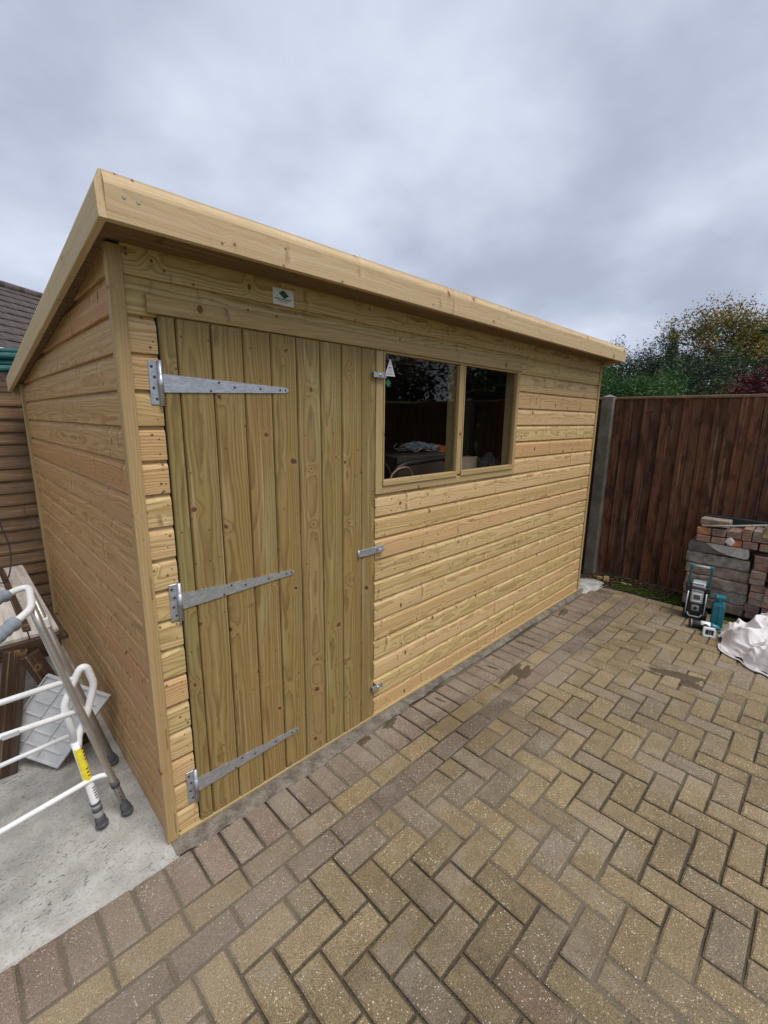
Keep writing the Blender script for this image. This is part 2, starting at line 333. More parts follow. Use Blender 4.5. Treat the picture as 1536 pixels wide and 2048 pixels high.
def soil_mat():
    b = NB('garden_soil'); P = b.n('ShaderNodeNewGeometry').outputs['Position']
    f = b.noise(P, 60, 5, .65)
    b.bump(f, 1., .02)
    return b.fin(b.mix(b.sm(f, .3, .7), (.035, .024, .016), (.10, .07, .045)), .95, 0, .2)
MAT['soil'] = soil_mat()
def grass_mat():
    b = NB('lawn_beyond'); P = b.n('ShaderNodeNewGeometry').outputs['Position']
    f = b.noise(P, 3, 5, .65)
    return b.fin(b.mix(b.sm(f, .3, .7), (.035, .06, .018), (.07, .10, .03)), .95, 0, .2)
MAT['grass'] = grass_mat()
def leaf_mat(name, cols, rough=.55, trans=.25):
    b = NB(name); ri = b.n('ShaderNodeNewGeometry').outputs['Random Per Island']
    P = b.n('ShaderNodeNewGeometry').outputs['Position']
    n = b.noise(P, 1.3, 3)
    f = b.M('ADD', b.M('MULTIPLY', ri, .6), b.M('MULTIPLY', b.sm(n, .3, .7), .4))
    col = b.ramp(f, [(i/(len(cols)-1), c) for i, c in enumerate(cols)])
    b.fin(col, rough, 0, .3)
    tr = b.n('ShaderNodeBsdfTranslucent'); b.t.links.new(col, tr.inputs[0])
    mx = b.n('ShaderNodeMixShader'); mx.inputs[0].default_value = trans
    b.t.links.new(b.p.outputs[0], mx.inputs[1]); b.t.links.new(tr.outputs[0], mx.inputs[2]); b.t.links.new(mx.outputs[0], b.o.inputs[0])
    return b.m
MAT['leaf_conifer'] = leaf_mat('conifer_sprays', [(.014, .040, .012), (.03, .078, .018), (.055, .125, .026), (.085, .155, .035)])
MAT['leaf_dark'] = leaf_mat('dark_evergreen', [(.010, .024, .010), (.02, .042, .017), (.034, .062, .022)])
MAT['leaf_autumn'] = leaf_mat('turning_leaves', [(.03, .05, .014), (.06, .085, .02), (.12, .12, .025), (.30, .19, .03), (.38, .20, .03)], trans=.35)
MAT['leaf_olive'] = leaf_mat('olive_leaves', [(.02, .035, .014), (.04, .06, .02), (.07, .09, .03)])
MAT['leaf_red'] = leaf_mat('purple_red_leaves', [(.03, .006, .008), (.07, .012, .016), (.12, .02, .022)])
MAT['leaf_litter'] = leaf_mat('fallen_leaves', [(.05, .025, .012), (.11, .06, .028), (.18, .11, .05)])
MAT['moss'] = leaf_mat('moss_blades', [(.03, .05, .008), (.07, .12, .015), (.13, .19, .03)])
MAT['bark'] = simple('bark', (.075, .06, .045), .9, 0, .3, 14, .6)
def brick_mat():
    b = NB('reclaimed_brick'); P = b.n('ShaderNodeTexCoord').outputs['Object']; rnd = b.n('ShaderNodeObjectInfo').outputs['Random']
    Q = b.V('ADD', P, b.xyz(b.M('MULTIPLY', rnd, 30.), 0., 0.))
    base = b.ramp(rnd, [(0, (.15, .105, .085)), (.25, (.20, .125, .095)), (.5, (.24, .15, .105)), (.75, (.19, .155, .13)), (1, (.27, .15, .10))])
    n = b.noise(Q, 26, 4, .6)
    col = b.mix(b.sm(n, .45, .7), base, b.mix(1., base, (1.5, 1.5, 1.5), 'MULTIPLY'))
    col = b.mix(b.M('MULTIPLY', b.sm(b.noise(Q, 9, 3), .52, .66), .6), col, (.33, .31, .28))
    b.bump(b.noise(Q, 120, 4), .6, .003)
    return b.fin(col, .9, 0, .2)
MAT['brick'] = brick_mat()
MAT['brick_orange'] = simple('orange_brick', (.42, .13, .055), .9, 0, .3, 22, .5)
MAT['brick_brown'] = simple('reddish_brown_brick', (.34, .16, .09), .9, 0, .3, 22, .5)
MAT['yellow_stone'] = simple('yellow_stone', (.36, .28, .15), .9, 0, .3, 16, .6)
MAT['plaster'] = simple('old_plaster', (.62, .58, .54), .9, 0, .15, 30, .5)
MAT['grey_lath'] = simple('grey_lath', (.36, .335, .30), .8, 0, .15, 30)
def cloth_mat():
    b = NB('dust_sheet_cotton'); P = b.n('ShaderNodeTexCoord').outputs['Object']
    w = b.V('ADD', P, b.V('MULTIPLY', b.xyz(b.noise(P, 5, 2), b.noise(b.V('ADD', P, (4., 2., 1.)), 5, 2), 0.), (.25, .25, 0.)))
    r1 = b.M('ABSOLUTE', b.M('SUBTRACT', b.noise(w, 9, 3), .5)); r2 = b.M('ABSOLUTE', b.M('SUBTRACT', b.noise(w, 22, 2), .5))
    b.bump(b.M('ADD', b.M('MULTIPLY', r1, -1.6), b.M('MULTIPLY', r2, -.4)), .45, .02)
    return b.fin(b.mix(b.sm(b.noise(P, 6, 4), .4, .75), (.68, .65, .65), (.58, .55, .545)), .95, 0, .1)
MAT['cloth'] = cloth_mat()
MAT['tile'] = simple('roof_tile', (.070, .050, .044), .85, 0, .35, 5, .4)
def glass_mat():
    b = NB('window_pane')
    tr = b.n('ShaderNodeBsdfTransparent'); tr.inputs[0].default_value = (.93, .95, .94, 1)
    gl = b.n('ShaderNodeBsdfGlossy'); gl.inputs['Roughness'].default_value = .0; gl.inputs[0].default_value = (1, 1, 1, 1)
    fr = b.n('ShaderNodeFresnel'); fr.inputs[0].default_value = 1.5
    mx = b.n('ShaderNodeMixShader'); bf = b.n('ShaderNodeNewGeometry').outputs['Backfacing']; b.t.links.new(b.M('MULTIPLY', fr.outputs[0], b.M('SUBTRACT', 1.0, bf)), mx.inputs[0]); b.t.links.new(tr.outputs[0], mx.inputs[1]); b.t.links.new(gl.outputs[0], mx.inputs[2])
    b.t.links.new(mx.outputs[0], b.o.inputs[0])
    return b.m
MAT['glass'] = glass_mat()
def dusty_mat():
    b = NB('dusty_timber'); P = b.n('ShaderNodeTexCoord').outputs['Object']
    n = b.noise(b.V('MULTIPLY', P, (3., 40., 3.)), 1., 4, .6); f = b.noise(P, 70, 4, .65)
    col = b.mix(b.sm(n, .3, .7), (.40, .34, .29), (.60, .54, .48))
    col = b.mix(b.M('MULTIPLY', b.sm(f, .52, .68), .5), col, (.20, .16, .13))
    b.bump(f, .4, .003)
    return b.fin(col, .9, 0, .2)
MAT['dusty'] = dusty_mat()

# ------------------------------------------------------------------ object helpers
WM = {}
def setmw(o, mw, parent=None):
    WM[o] = mw
    if parent is not None:
        o.parent = parent; o.matrix_basis = WM[parent].inverted() @ mw
    else: o.matrix_basis = mw
def T(x, y, z): return Matrix.Translation((x, y, z))
def basis(loc, X, Y, Z):
    M = Matrix.Identity(4)
    for i in range(3): M[i][0] = X[i]; M[i][1] = Y[i]; M[i][2] = Z[i]; M[i][3] = loc[i]
    return M
def FRONT(loc): return basis(loc, (1, 0, 0), (0, 0, 1), (0, -1, 0))       # board along X, face to -Y
def LEFTW(loc): return basis(loc, (0, -1, 0), (0, 0, 1), (-1, 0, 0))      # board along Y, face to -X
def FRONTV(loc): return basis(loc, (0, 0, 1), (-1, 0, 0), (0, -1, 0))     # upright board, face to -Y
def LEFTV(loc): return basis(loc, (0, 0, 1), (0, 1, 0), (-1, 0, 0))       # upright board, face to -X
def thing(name, label, cat, loc=(0, 0, 0), group=None, rotz=0.):
    o = bpy.data.objects.new(name, None); COL.objects.link(o); o.empty_display_size = .1
    setmw(o, T(*loc) @ Matrix.Rotation(rotz, 4, 'Z'))
    o['label'] = label; o['category'] = cat
    if group: o['group'] = group
    return o
def tag(o, label, cat, group=None):
    o['label'] = label; o['category'] = cat
    if group: o['group'] = group
    return o
def put(name, me, mat, parent=None, mw=None, kind=None, label=None):
    if me.materials is not None and len(me.materials) == 0 and mat is not None: me.materials.append(MAT[mat])
    o = bpy.data.objects.new(name, me); COL.objects.link(o)
    setmw(o, mw if mw is not None else Matrix.Identity(4), parent)
    if kind: o['kind'] = kind
    if label: o['label'] = label
    return o
def me_from(bm, name, smooth=False):
    me = bpy.data.meshes.new(name); bm.normal_update(); bm.to_mesh(me); bm.free()
    if smooth:
        for p in me.polygons: p.use_smooth = True
    return me
def box_bm(bm, x0, x1, y0, y1, z0, z1, bev=0.0, seg=1):
    r = bmesh.ops.create_cube(bm, size=1.0)
    vs = r['verts']
    for v in vs:
        v.co = Vector((x0+(v.co.x+.5)*(x1-x0), y0+(v.co.y+.5)*(y1-y0), z0+(v.co.z+.5)*(z1-z0)))
    if bev:
        ed = list({e for v in vs for e in v.link_edges})
        bmesh.ops.bevel(bm, geom=ed, offset=bev, segments=seg, profile=.5, affect='EDGES', clamp_overlap=True)
def box(name, x0, x1, y0, y1, z0, z1, bev=0.0, seg=1, smooth=False):
    bm = bmesh.new(); box_bm(bm, x0, x1, y0, y1, z0, z1, bev, seg); return me_from(bm, name, smooth)
def prism(name, poly, axis_len, smooth=False):
    """poly in (y, z); extruded along x from 0 to axis_len (or a function y -> (x0, x1))"""
    bm = bmesh.new(); A = []; B = []
    for (y, z) in poly:
        x0, x1 = axis_len(y) if callable(axis_len) else (0., axis_len)
        A.append(bm.verts.new((x0, y, z))); B.append(bm.verts.new((x1, y, z)))
    n = len(poly)
    for i in range(n):
        j = (i+1) % n; bm.faces.new((A[i], B[i], B[j], A[j]))
    bm.faces.new(list(reversed(A))); bm.faces.new(B)
    bmesh.ops.recalc_face_normals(bm, faces=bm.faces)
    return me_from(bm, name, smooth)
def tube_bm(bm, pts, rad, seg=10, caps=True, closed=False):
    pts = [Vector(p) for p in pts]; n = len(pts); rings = []
    up = None
    for i, p in enumerate(pts):
        a = pts[(i-1) % n] if (i > 0 or closed) else p; c = pts[(i+1) % n] if (i < n-1 or closed) else p
        d = (c-a).normalized()
        if up is None:
            up = Vector((0, 0, 1)) if abs(d.z) < .9 else Vector((1, 0, 0))
        s = d.cross(up).normalized(); up = s.cross(d).normalized()
        r = rad[i] if isinstance(rad, (list, tuple)) else rad
        rings.append([bm.verts.new(p + (s*math.cos(2*PI*k/seg) + up*math.sin(2*PI*k/seg))*r) for k in range(seg)])
    for i in range(n if closed else n-1):
        a, b = rings[i], rings[(i+1) % n]
        for k in range(seg): bm.faces.new((a[k], a[(k+1) % seg], b[(k+1) % seg], b[k]))
    if caps and not closed:
        bm.faces.new(list(reversed(rings[0]))); bm.faces.new(rings[-1])
def smooth_path(pts, sub=6):
    pts = [Vector(p) for p in pts]; P = [pts[0]] + pts + [pts[-1]]; out = []
    for i in range(1, len(P)-2):
        for k in range(sub):
            t = k/sub; a, b, c, d = P[i-1], P[i], P[i+1], P[i+2]
            out.append(.5*((2*b) + (c-a)*t + (2*a-5*b+4*c-d)*t*t + (3*b-a-3*c+d)*t**3))
    out.append(pts[-1]); return out
def fillet(pts, r, seg=5):
    """polyline with rounded corners"""
    pts = [Vector(p) for p in pts]; out = [pts[0]]
    for i in range(1, len(pts)-1):
        a, b, c = pts[i-1], pts[i], pts[i+1]
        d1 = min(r, (a-b).length*.48); d2 = min(r, (c-b).length*.48)
        p = b+(a-b).normalized()*d1; q = b+(c-b).normalized()*d2
        for k in range(seg+1):
            t = k/seg; out.append(p*(1-t)**2 + b*2*t*(1-t) + q*t*t)
    out.append(pts[-1]); return out
def tube(name, pts, rad, seg=10, **k):
    bm = bmesh.new(); tube_bm(bm, pts, rad, seg, **k); return me_from(bm, name, True)
def lathe(name, prof, seg=20):
    """prof (r, z)"""
    bm = bmesh.new(); R = []
    for r, z in prof: R.append([bm.verts.new((r*math.cos(2*PI*k/seg), r*math.sin(2*PI*k/seg), z)) for k in range(seg)])
    for a, b in zip(R, R[1:]):
        for k in range(seg): bm.faces.new((a[k], a[(k+1) % seg], b[(k+1) % seg], b[k]))
    bm.faces.new(list(reversed(R[0]))); bm.faces.new(R[-1])
    return me_from(bm, name, False)
def poly_plate(name, pts, t):
    """flat plate in local XY (counter clockwise), thickness t towards +Z"""
    bm = bmesh.new(); A = [bm.verts.new((x, y, 0)) for x, y in pts]; B = [bm.verts.new((x, y, t)) for x, y in pts]
    bm.faces.new(list(reversed(A))); bm.faces.new(B)
    for i in range(len(pts)):
        j = (i+1) % len(pts); bm.faces.new((A[i], A[j], B[j], B[i]))
    return me_from(bm, name)
def text_mesh(s, size, align='CENTER', ext=0.0003):
    c = bpy.data.curves.new('lettering', 'FONT'); c.body = s; c.size = size; c.align_x = align; c.extrude = ext; c.resolution_u = 2
    o = bpy.data.objects.new('lettering_tmp', c); COL.objects.link(o)
    dg = bpy.context.evaluated_depsgraph_get(); me = bpy.data.meshes.new_from_object(o.evaluated_get(dg))
    bpy.data.objects.remove(o); bpy.data.curves.remove(c); me.materials.clear(); return me
def join_me(name, parts):
    """parts: list of (mesh, matrix)"""
    bm = bmesh.new()
    for me, M in parts:
        b2 = bmesh.new(); b2.from_mesh(me); b2.transform(M)
        tmp = bpy.data.meshes.new('tmp'); b2.to_mesh(tmp); b2.free(); bm.from_mesh(tmp); bpy.data.meshes.remove(tmp)
    return me_from(bm, name)
def project(p):
    d = Vector(p)-CAM; w = d.dot(fwd)
    if w < .05: return None
    return 768+FPX*d.dot(rgt)/w, 1024-FPX*d.dot(upv)/w, w

# ------------------------------------------------------------------ ground
PZ = -0.012
def sheet(name, x0, x1, y0, y1, z, mat, n=1):
    me = bpy.data.meshes.new(name); me.from_pydata([(x0, y0, z), (x1, y0, z), (x1, y1, z), (x0, y1, z)], [], [(0, 1, 2, 3)])
    o = put(name, me, mat); o['kind'] = 'structure'; return o
sheet('ground', -1500, 1500, -1500, 1500, -0.16, 'grass')
sheet('garden_bed', 4.10, 5.2, -6.5, 2.6, -0.045, 'soil')
# concrete base the shed stands on, with a trowelled front edge
def base_slab():
    bm = bmesh.new(); xs = [-3.2 + i*.03 for i in range(int((3.9+3.2)/.03)+1)]
    prof = []
    rows = []
    for x in xs:
        w = noise.noise(Vector((x*2.1, 3.1, 0)))*.012 + noise.noise(Vector((x*9., 1.1, 0)))*.005
        e0 = -.030 + w*.6; e1 = -.068 + w*1.4
        if x > .03: e0, e1 = -.008, -.030
        q = noise.noise(Vector((x*14, 0, 5)))*.003
        rows.append([bm.verts.new(v) for v in ((x, 2.75, -.006), (x, .012, -.005), (x, e0+.01, -.006+q), (x, e0*.6+e1*.4, -.011+q), (x, e1, -.0195), (x, e1-.004, -.06))])
    for a, b in zip(rows, rows[1:]):
        for i in range(5): bm.faces.new((a[i], a[i+1], b[i+1], b[i]))
    bmesh.ops.recalc_face_normals(bm, faces=bm.faces)
    me = me_from(bm, 'concrete_base', True)
    if me.polygons[0].normal.z < 0: me.flip_normals()
    return put('concrete_base', me, 'slab', kind='structure')
base = base_slab()
# mortar fillet along the foot of the shed
def fillet_strip(x0, x1, seed, ymin, ymax, zt, name='mortar_fillet', mat='mortar'):
    bm = bmesh.new(); rows = []; n = int((x1-x0)/.015)
    for i in range(n+1):
        x = x0+(x1-x0)*i/n
        w = noise.noise(Vector((x*5, seed, 0)))*.014 + noise.noise(Vector((x*22, seed, 2)))*.007
        ym = ymin*min(1., .62+max(0., x)*4)*(1.0 if x < 1.3 else .62) + w*1.3; k = noise.noise(Vector((x*30, seed, 9)))*.003
        rows.append([bm.verts.new(v) for v in ((x, ymax, zt), (x, ymax*.5+ym*.5, zt*.55+k), (x, ym+.008, -.006+k*.7), (x, ym, -.0145))])
    for a, b in zip(rows, rows[1:]):
        for j in range(3): bm.faces.new((a[j], a[j+1], b[j+1], b[j]))
    bmesh.ops.recalc_face_normals(bm, faces=bm.faces)
    me = me_from(bm, name, True)
    if sum(p.normal.z for p in me.polygons) < 0: me.flip_normals()
    return put(name, me, mat, parent=base, kind='stuff')
fillet_strip(.01, 3.85, 4.4, -.070, .006, .002)
# ---- block paving
def joint_sheet():
    nx, ny = 130, 90; x0, x1, y0, y1 = -2.4, 4.11, -4.6, -.03; vs = []; fs = []
    def bl(x, y, cx, cy, rx, ry): 
        d_ = math.hypot((x-cx)/rx, (y-cy)/ry) + .45*noise.noise(Vector((x*5, y*5, 3)))
        return max(0., min(1., (1.0-d_)/.35))
    for j in range(ny+1):
        y = y0+(y1-y0)*(j/ny)**.45
        for i in range(nx+1):
            x = x0+(x1-x0)*i/nx; k = max(bl(x, y, -.15, -.36, .62, .26), bl(x, y, 2.35, -.40, .5, .20))
            g_ = max(0., min(1., .5+1.6*noise.noise(Vector((x*1.7, y*1.7, 9.)))+.7*noise.noise(Vector((x*7, y*7, 2.)))))
            vs.append((x, y, PZ-.0135+max(.0070*k, .0075*g_)))
    for j in range(ny):
        for i in range(nx): a = j*(nx+1)+i; fs.append((a, a+1, a+nx+2, a+nx+1))
    me = bpy.data.meshes.new('block_paving'); me.from_pydata(vs, [], fs)
    o = put('block_paving', me, 'joint'); o['kind'] = 'structure'; return o
pav = joint_sheet()
Mx = 0.1043; Y0 = -.458; X0 = .6325
blocks = []      # x0,x1,y0,y1,kind
G = .0032
sx = .5735+.0075*.98
i = -30
while sx+(i)*Mx < 3.98:
    a = sx+i*Mx; blocks.append((a, a+Mx, -.256, -.062, 'soldier')); i += 1
for row, (ya, yb, kind, off) in enumerate(((-.357, -.256, 'tan', .575), (-.458, -.357, 'plum', .700))):
    i = -16
    while off+i*2*Mx < 3.98:
        a = off+i*2*Mx; blocks.append((a, a+2*Mx, ya, yb, kind)); i += 1
for J in range(0, 40):
    for I in range(-30, 34):
        s = (I-J+6) % 4; x = X0+I*Mx; y = Y0-J*Mx
        if s == 0: blocks.append((x, x+2*Mx, y-Mx, y, 'field'))
        elif s == 2 and J > 0: blocks.append((x, x+Mx, y-Mx, y+Mx, 'field'))
        elif s == 2 and J == 0: blocks.append((x, x+Mx, y-Mx, y, 'field'))
for k in range(-20, 2):
    blocks.append((4.0, 4.0+Mx*.98, k*2*Mx-.10, (k+1)*2*Mx-.10, 'tan')) if k < 0 else None
XE = 3.996
res = []
for (a, b, c, d, k) in blocks:
    if k == 'field' or k in ('soldier', 'plum') or (k == 'tan' and a < 3.99):
        if a >= XE-.03: continue
        b = min(b, XE)
        if b-a < .03: continue
    if a < -2.35 or c < -4.4: continue
    if k == 'soldier' and a > 3.9: continue
    res.append((a, b, c, d, k))
R = random.Random(11)
def tone(k, x, y):
    v = R.uniform(.86, 1.12); t = R.random()
    if k == 'soldier': c = Vector((.205, .158, .118)) if t < .75 else Vector((.212, .150, .115))
    elif k == 'plum': c = Vector((.170, .130, .098)) if t < .85 else Vector((.19, .122, .094))
    elif k == 'tan': c = Vector((.245, .182, .098)) if t < .75 else Vector((.222, .172, .112))
    else:
        g = noise.noise(Vector((x*.9, y*.9, 4.)))
        if t < .62: c = Vector((.238, .180, .102))
        elif t < .86: c = Vector((.226, .175, .108))
        elif t < .98: c = Vector((.212, .168, .115))
        else: c = Vector((.225, .160, .098))
        c = c*(1+.25*g)
    return c*v*1.08
def block_mesh(bm, a, b, c, d, lay):
    g = G*R.uniform(.7, 1.5); z = PZ + R.uniform(-.0016, .0016); tx, ty = R.uniform(-.008, .008), R.uniform(-.008, .008)
    j = lambda: R.uniform(-.0012, .0012)
    rot = R.uniform(-.006, .006); cx, cy = (a+b)/2, (c+d)/2
    a2, b2, c2, d2 = a+g, b-g, c+g, d-g; ch = .0055
    def P(x, y, zz): 
        dx, dy = x-cx, y-cy
        return (cx+dx-dy*rot, cy+dy+dx*rot, zz+dx*tx+dy*ty)
    cs = .008      # knocked corners
    nl = 4 if (b-a) > .15 else 2; nw = 4 if (d-c) > .15 else 2
    def ring(i, zz, co, jit):
        A, B, C, D = a2+i, b2-i, c2+i, d2-i
        q = []
        e_ = lambda: R.uniform(-.0004, 1)*jit
        for k in range(nl+1): u = k/nl; q.append((A+co+(B-A-2*co)*u, C+e_()))
        for k in range(nw+1): u = k/nw; q.append((B-e_(), C+co+(D-C-2*co)*u))
        for k in range(nl+1): u = k/nl; q.append((B-co-(B-A-2*co)*u, D-e_()))
        for k in range(nw+1): u = k/nw; q.append((A+e_(), D-co-(D-C-2*co)*u))
        return [bm.verts.new(P(*p_, zz)) for p_ in q]
    r1 = ring(0, z-.03, .003, .0005); r2 = ring(0, z-ch, .003, .0022); r3 = ring(ch, z, .0035*R.uniform(.6, 1.8), .0030)
    NR = len(r1)
    fs = []
    for p, q in ((r1, r2), (r2, r3)):
        for i in range(NR): fs.append(bm.faces.new((p[i], p[(i+1) % NR], q[(i+1) % NR], q[i])))
    fs.append(bm.faces.new(r3))
    return fs
def area_px(a, b, c, d):
    q = [project(p) for p in ((a, c, 0), (b, c, 0), (b, d, 0), (a, d, 0))]
    if any(x is None for x in q): return 0
    mx = sum(x[0] for x in q)/4; my = sum(x[1] for x in q)/4
    if mx < -40 or mx > 1576 or my > 2110 or my < 0: return 0
    return abs(sum(q[i][0]*q[(i+1) % 4][1]-q[(i+1) % 4][0]*q[i][1] for i in range(4)))/2
ranked = sorted(res, key=lambda r: -area_px(*r[:4]))
def color_attr(me, cols):
    at = me.color_attributes.new('tone', 'FLOAT_COLOR', 'CORNER')
    buf = []
    for p in me.polygons:
        c = cols[p.index]; buf += [c[0], c[1], c[2], 1.0]*p.loop_total
    at.data.foreach_set('color', buf)
for r in ranked[:300]:
    bm = bmesh.new(); fs = block_mesh(bm, *r[:4], None); t = tone(r[4], r[0], r[2]); nf = len(fs)
    me = me_from(bm, 'paving_block'); color_attr(me, [t]*nf); put('paving_block', me, 'paver', parent=pav)
bm = bmesh.new(); cols = []
for r in ranked[300:]:
    t = tone(r[4], r[0], r[2]); fs = block_mesh(bm, *r[:4], None); cols += [t]*len(fs)
me = me_from(bm, 'distant_paving_blocks'); color_attr(me, cols); put('distant_paving_blocks', me, 'paver', parent=pav, kind='stuff')
# mud smears trodden over the joints
def smear(cx, cy, rx, ry, rot, seed, mat='mud'):
    bm = bmesh.new(); n = 40; c = bm.verts.new((cx, cy, PZ+.0035)); R1 = []; R2 = []
    for i in range(n):
        a = 2*PI*i/n; w = 1+.55*noise.noise(Vector((math.cos(a)*1.6, math.sin(a)*1.6, seed))) + .3*noise.noise(Vector((math.cos(a)*5, math.sin(a)*5, seed)))
        x, y = rx*math.cos(a)*w, ry*math.sin(a)*w
        X = cx+x*math.cos(rot)-y*math.sin(rot); Y = cy+x*math.sin(rot)+y*math.cos(rot)
        R1.append(bm.verts.new((cx+(X-cx)*.7, cy+(Y-cy)*.7, PZ+.003+.0008*noise.noise(Vector((X*30, Y*30, 1)))))); R2.append(bm.verts.new((X, Y, PZ-.003)))
    for i in range(n):
        j = (i+1) % n; bm.faces.new((c, R1[i], R1[j])); bm.faces.new((R1[i], R2[i], R2[j], R1[j]))
    put('mud_smear', me_from(bm, 'mud_smear', True), mat, parent=pav, kind='stuff')
b = NB('damp_mud'); P_ = b.n('ShaderNodeNewGeometry').outputs['Position']; f_ = b.noise(P_, 90, 4, .6); b.bump(f_, .7, .004)
MAT['mud'] = b.fin(b.mix(b.sm(f_, .3, .7), (.060, .042, .024), (.105, .076, .044)), .75, 0, .35)
for a in ((2.02, -.285, .20, .022, .05, 1.), (2.10, -.345, .10, .045, .1, 2.), (2.80, -1.03, .20, .045, -1.25, 3.), (2.74, -1.14, .05, .06, .3, 5.),
          (3.2, -.11, .13, .03, .1, 6.), (1.12, -.085, .06, .025, .2, 7.), (.93, -.09, .05, .02, 0., 8.), (2.45, -.14, .07, .016, -1.3, 9.), (2.0, -.17, .06, .012, -1.4, 10.), (1.47, -.14, .05, .010, -1.4, 11.5)):
    smear(*a)

# ------------------------------------------------------------------ the shed
L, D, BH, BT = 3.79, 2.18, 0.112, 0.018
shed = thing('shed', 'large new timber shed with sloping roof, plank door and twin window', 'shed')
def shiplap(ext):
    h, t = BH, BT
    return prism('cladding_board', [(0, 0), (0, t-.002), (.002, t), (h-.027, t), (h-.020, t-.0025), (h-.012, t-.0080), (h-.007, t-.0112), (h, t-.0125), (h, 0)], ext)
FACE = .010      # front cladding face behind the post face (y)
RZ0, RSL = 2.098, .139       # roof underside height at y=0 and fall per metre
def roofz(y): return RZ0 - RSL*y
cache = {}
def clad(name, key, ext, mat, mw):
    if key not in cache: cache[key] = shiplap(ext)
    me = cache[key]
    return put(name, me, mat, shed, mw)
for k in range(19):
    z = -.001+k*BH; yb = FACE+BT
    j = random.uniform(-.0006, .0006)
    if k <= 16:
        clad('cladding_board', 'left_of_door', .083, 'clad', FRONT((.040, yb+j, z)))
    if k <= 10: clad('cladding_board', 'right', L-.030-1.082, 'clad', FRONT((1.082, yb+j, z)))
    elif k <= 16: clad('cladding_board', 'right_of_window', L-.030-2.402, 'clad', FRONT((2.402, yb+j, z)))
    else: clad('cladding_board', 'top', L-.070, 'clad', FRONT((.040, yb+j, z)))
    # left side: rows stop at the roof slope
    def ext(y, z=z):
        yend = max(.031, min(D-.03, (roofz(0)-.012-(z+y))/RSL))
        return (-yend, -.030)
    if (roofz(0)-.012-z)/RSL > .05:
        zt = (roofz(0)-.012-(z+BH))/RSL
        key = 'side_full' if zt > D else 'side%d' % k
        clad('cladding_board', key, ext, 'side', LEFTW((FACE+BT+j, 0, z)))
# rear and right walls (out of view)
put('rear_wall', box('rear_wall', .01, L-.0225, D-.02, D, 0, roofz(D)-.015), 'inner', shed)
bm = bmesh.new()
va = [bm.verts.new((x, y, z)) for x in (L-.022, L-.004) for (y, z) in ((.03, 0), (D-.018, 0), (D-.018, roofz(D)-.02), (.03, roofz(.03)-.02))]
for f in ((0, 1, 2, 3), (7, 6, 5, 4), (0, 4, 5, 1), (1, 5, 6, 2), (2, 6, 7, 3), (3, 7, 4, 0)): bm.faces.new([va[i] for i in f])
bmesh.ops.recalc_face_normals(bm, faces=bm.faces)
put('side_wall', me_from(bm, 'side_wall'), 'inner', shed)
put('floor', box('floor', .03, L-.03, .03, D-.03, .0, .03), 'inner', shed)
# corner posts
def upright(name, w, t, h, mat, mw, parent=None, bev=.002):
    bm = bmesh.new(); box_bm(bm, 0, h, 0, w, 0, t, bev); return put(name, me_from(bm, name), mat, parent or shed, mw)
upright('corner_post', .041, .034, roofz(0)-.006, 'trim', FRONTV((.041, .034, -.004)))
upright('corner_post', .030, .03, roofz(0)-.02, 'trim', FRONTV((L, .030, 0)))
upright('corner_post', .042, .024, roofz(D)-.01, 'trim', LEFTV((.018, D-.038, 0)))
# saw slots seen on the corner post
for z0, h in ((.03, .09), (.40, .085), (.985, .085)):
    put('saw_slot', box('saw_slot', .0285, .0335, -.0006, .004, z0, z0+h), 'door', shed)
# bottom bearer under door and wall
put('bottom_rail', box('bottom_rail', .042, L-.031, -.001, .03, -.006, .012, .002), 'trim', shed)
put('door_lintel', prism('door_lintel', [(0, 0), (0, .016), (.002, .018), (.052, .018), (.055, .015), (.055, 0)], 2.30), 'trim', shed, FRONT((.097, FACE-.0005, 1.911)))
# ---- roof
roof = put('roof', prism('roof', [(-.20, .016), (-.20, .028), (2.32, .028-2.52*RSL), (2.32, .016-2.52*RSL)], L+.056), 'felt', shed, T(-.028, 0.045, roofz(0)+.20*RSL-.006))
nb = 22; wy = 2.48/nb
for i in range(nb):
    y0 = -.149+i*wy; z0 = roofz(y0)
    poly = [(0, 0), (0, .0155), (wy-.0015, .0155-(wy-.0015)*RSL), (wy-.0015, -(wy-.0015)*RSL), (wy-.004, .003-(wy-.004)*RSL), (.003, .003), ]
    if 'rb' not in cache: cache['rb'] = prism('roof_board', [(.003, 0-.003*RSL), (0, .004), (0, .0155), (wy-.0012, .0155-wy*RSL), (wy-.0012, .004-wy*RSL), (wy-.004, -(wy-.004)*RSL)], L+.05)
    put('roof_board', cache['rb'], 'soffit_shade', roof, T(-.025, y0, z0))
# fascia along the high front edge: board with a coved upper edge
FZ0 = 2.088
fas = put('fascia_board', prism('fascia_board', [(0, 0), (0, .018), (.002, .020), (.083, .020), (.092, .0175), (.112, .007), (.117, .006), (.117, 0)], L+.062), 'fascia', shed, FRONT((-.050+.018, -.150, FZ0)))
def barge(name, x, sgn):
    # sloped board, outer face at x
    ang = math.atan(RSL); ln = 2.50/math.cos(ang)
    me = prism(name, [(0, 0), (0, .017), (.002, .019), (.083, .019), (.092, .0165), (.110, .006), (.117, .005), (.117, 0)], lambda y: (-ln - y*RSL*0, -y*RSL*0))
    Xd = Vector((0, -math.cos(ang), math.sin(ang))); Yd = Vector((0, math.sin(ang), math.cos(ang)))
    if sgn < 0:
        Z = Vector((-1, 0, 0)); M = basis((x+.019, -.1705, FZ0+.001), Xd, Yd, Z)
    else:
        Z = Vector((-1, 0, 0)); M = basis((x, -.1495, FZ0+.001-.021*RSL), Xd, Yd, Z)
    return put(name, me, 'fascia', shed, M)
barge('bargeboard', -.051, -1)
barge('bargeboard', L+.030, 1)
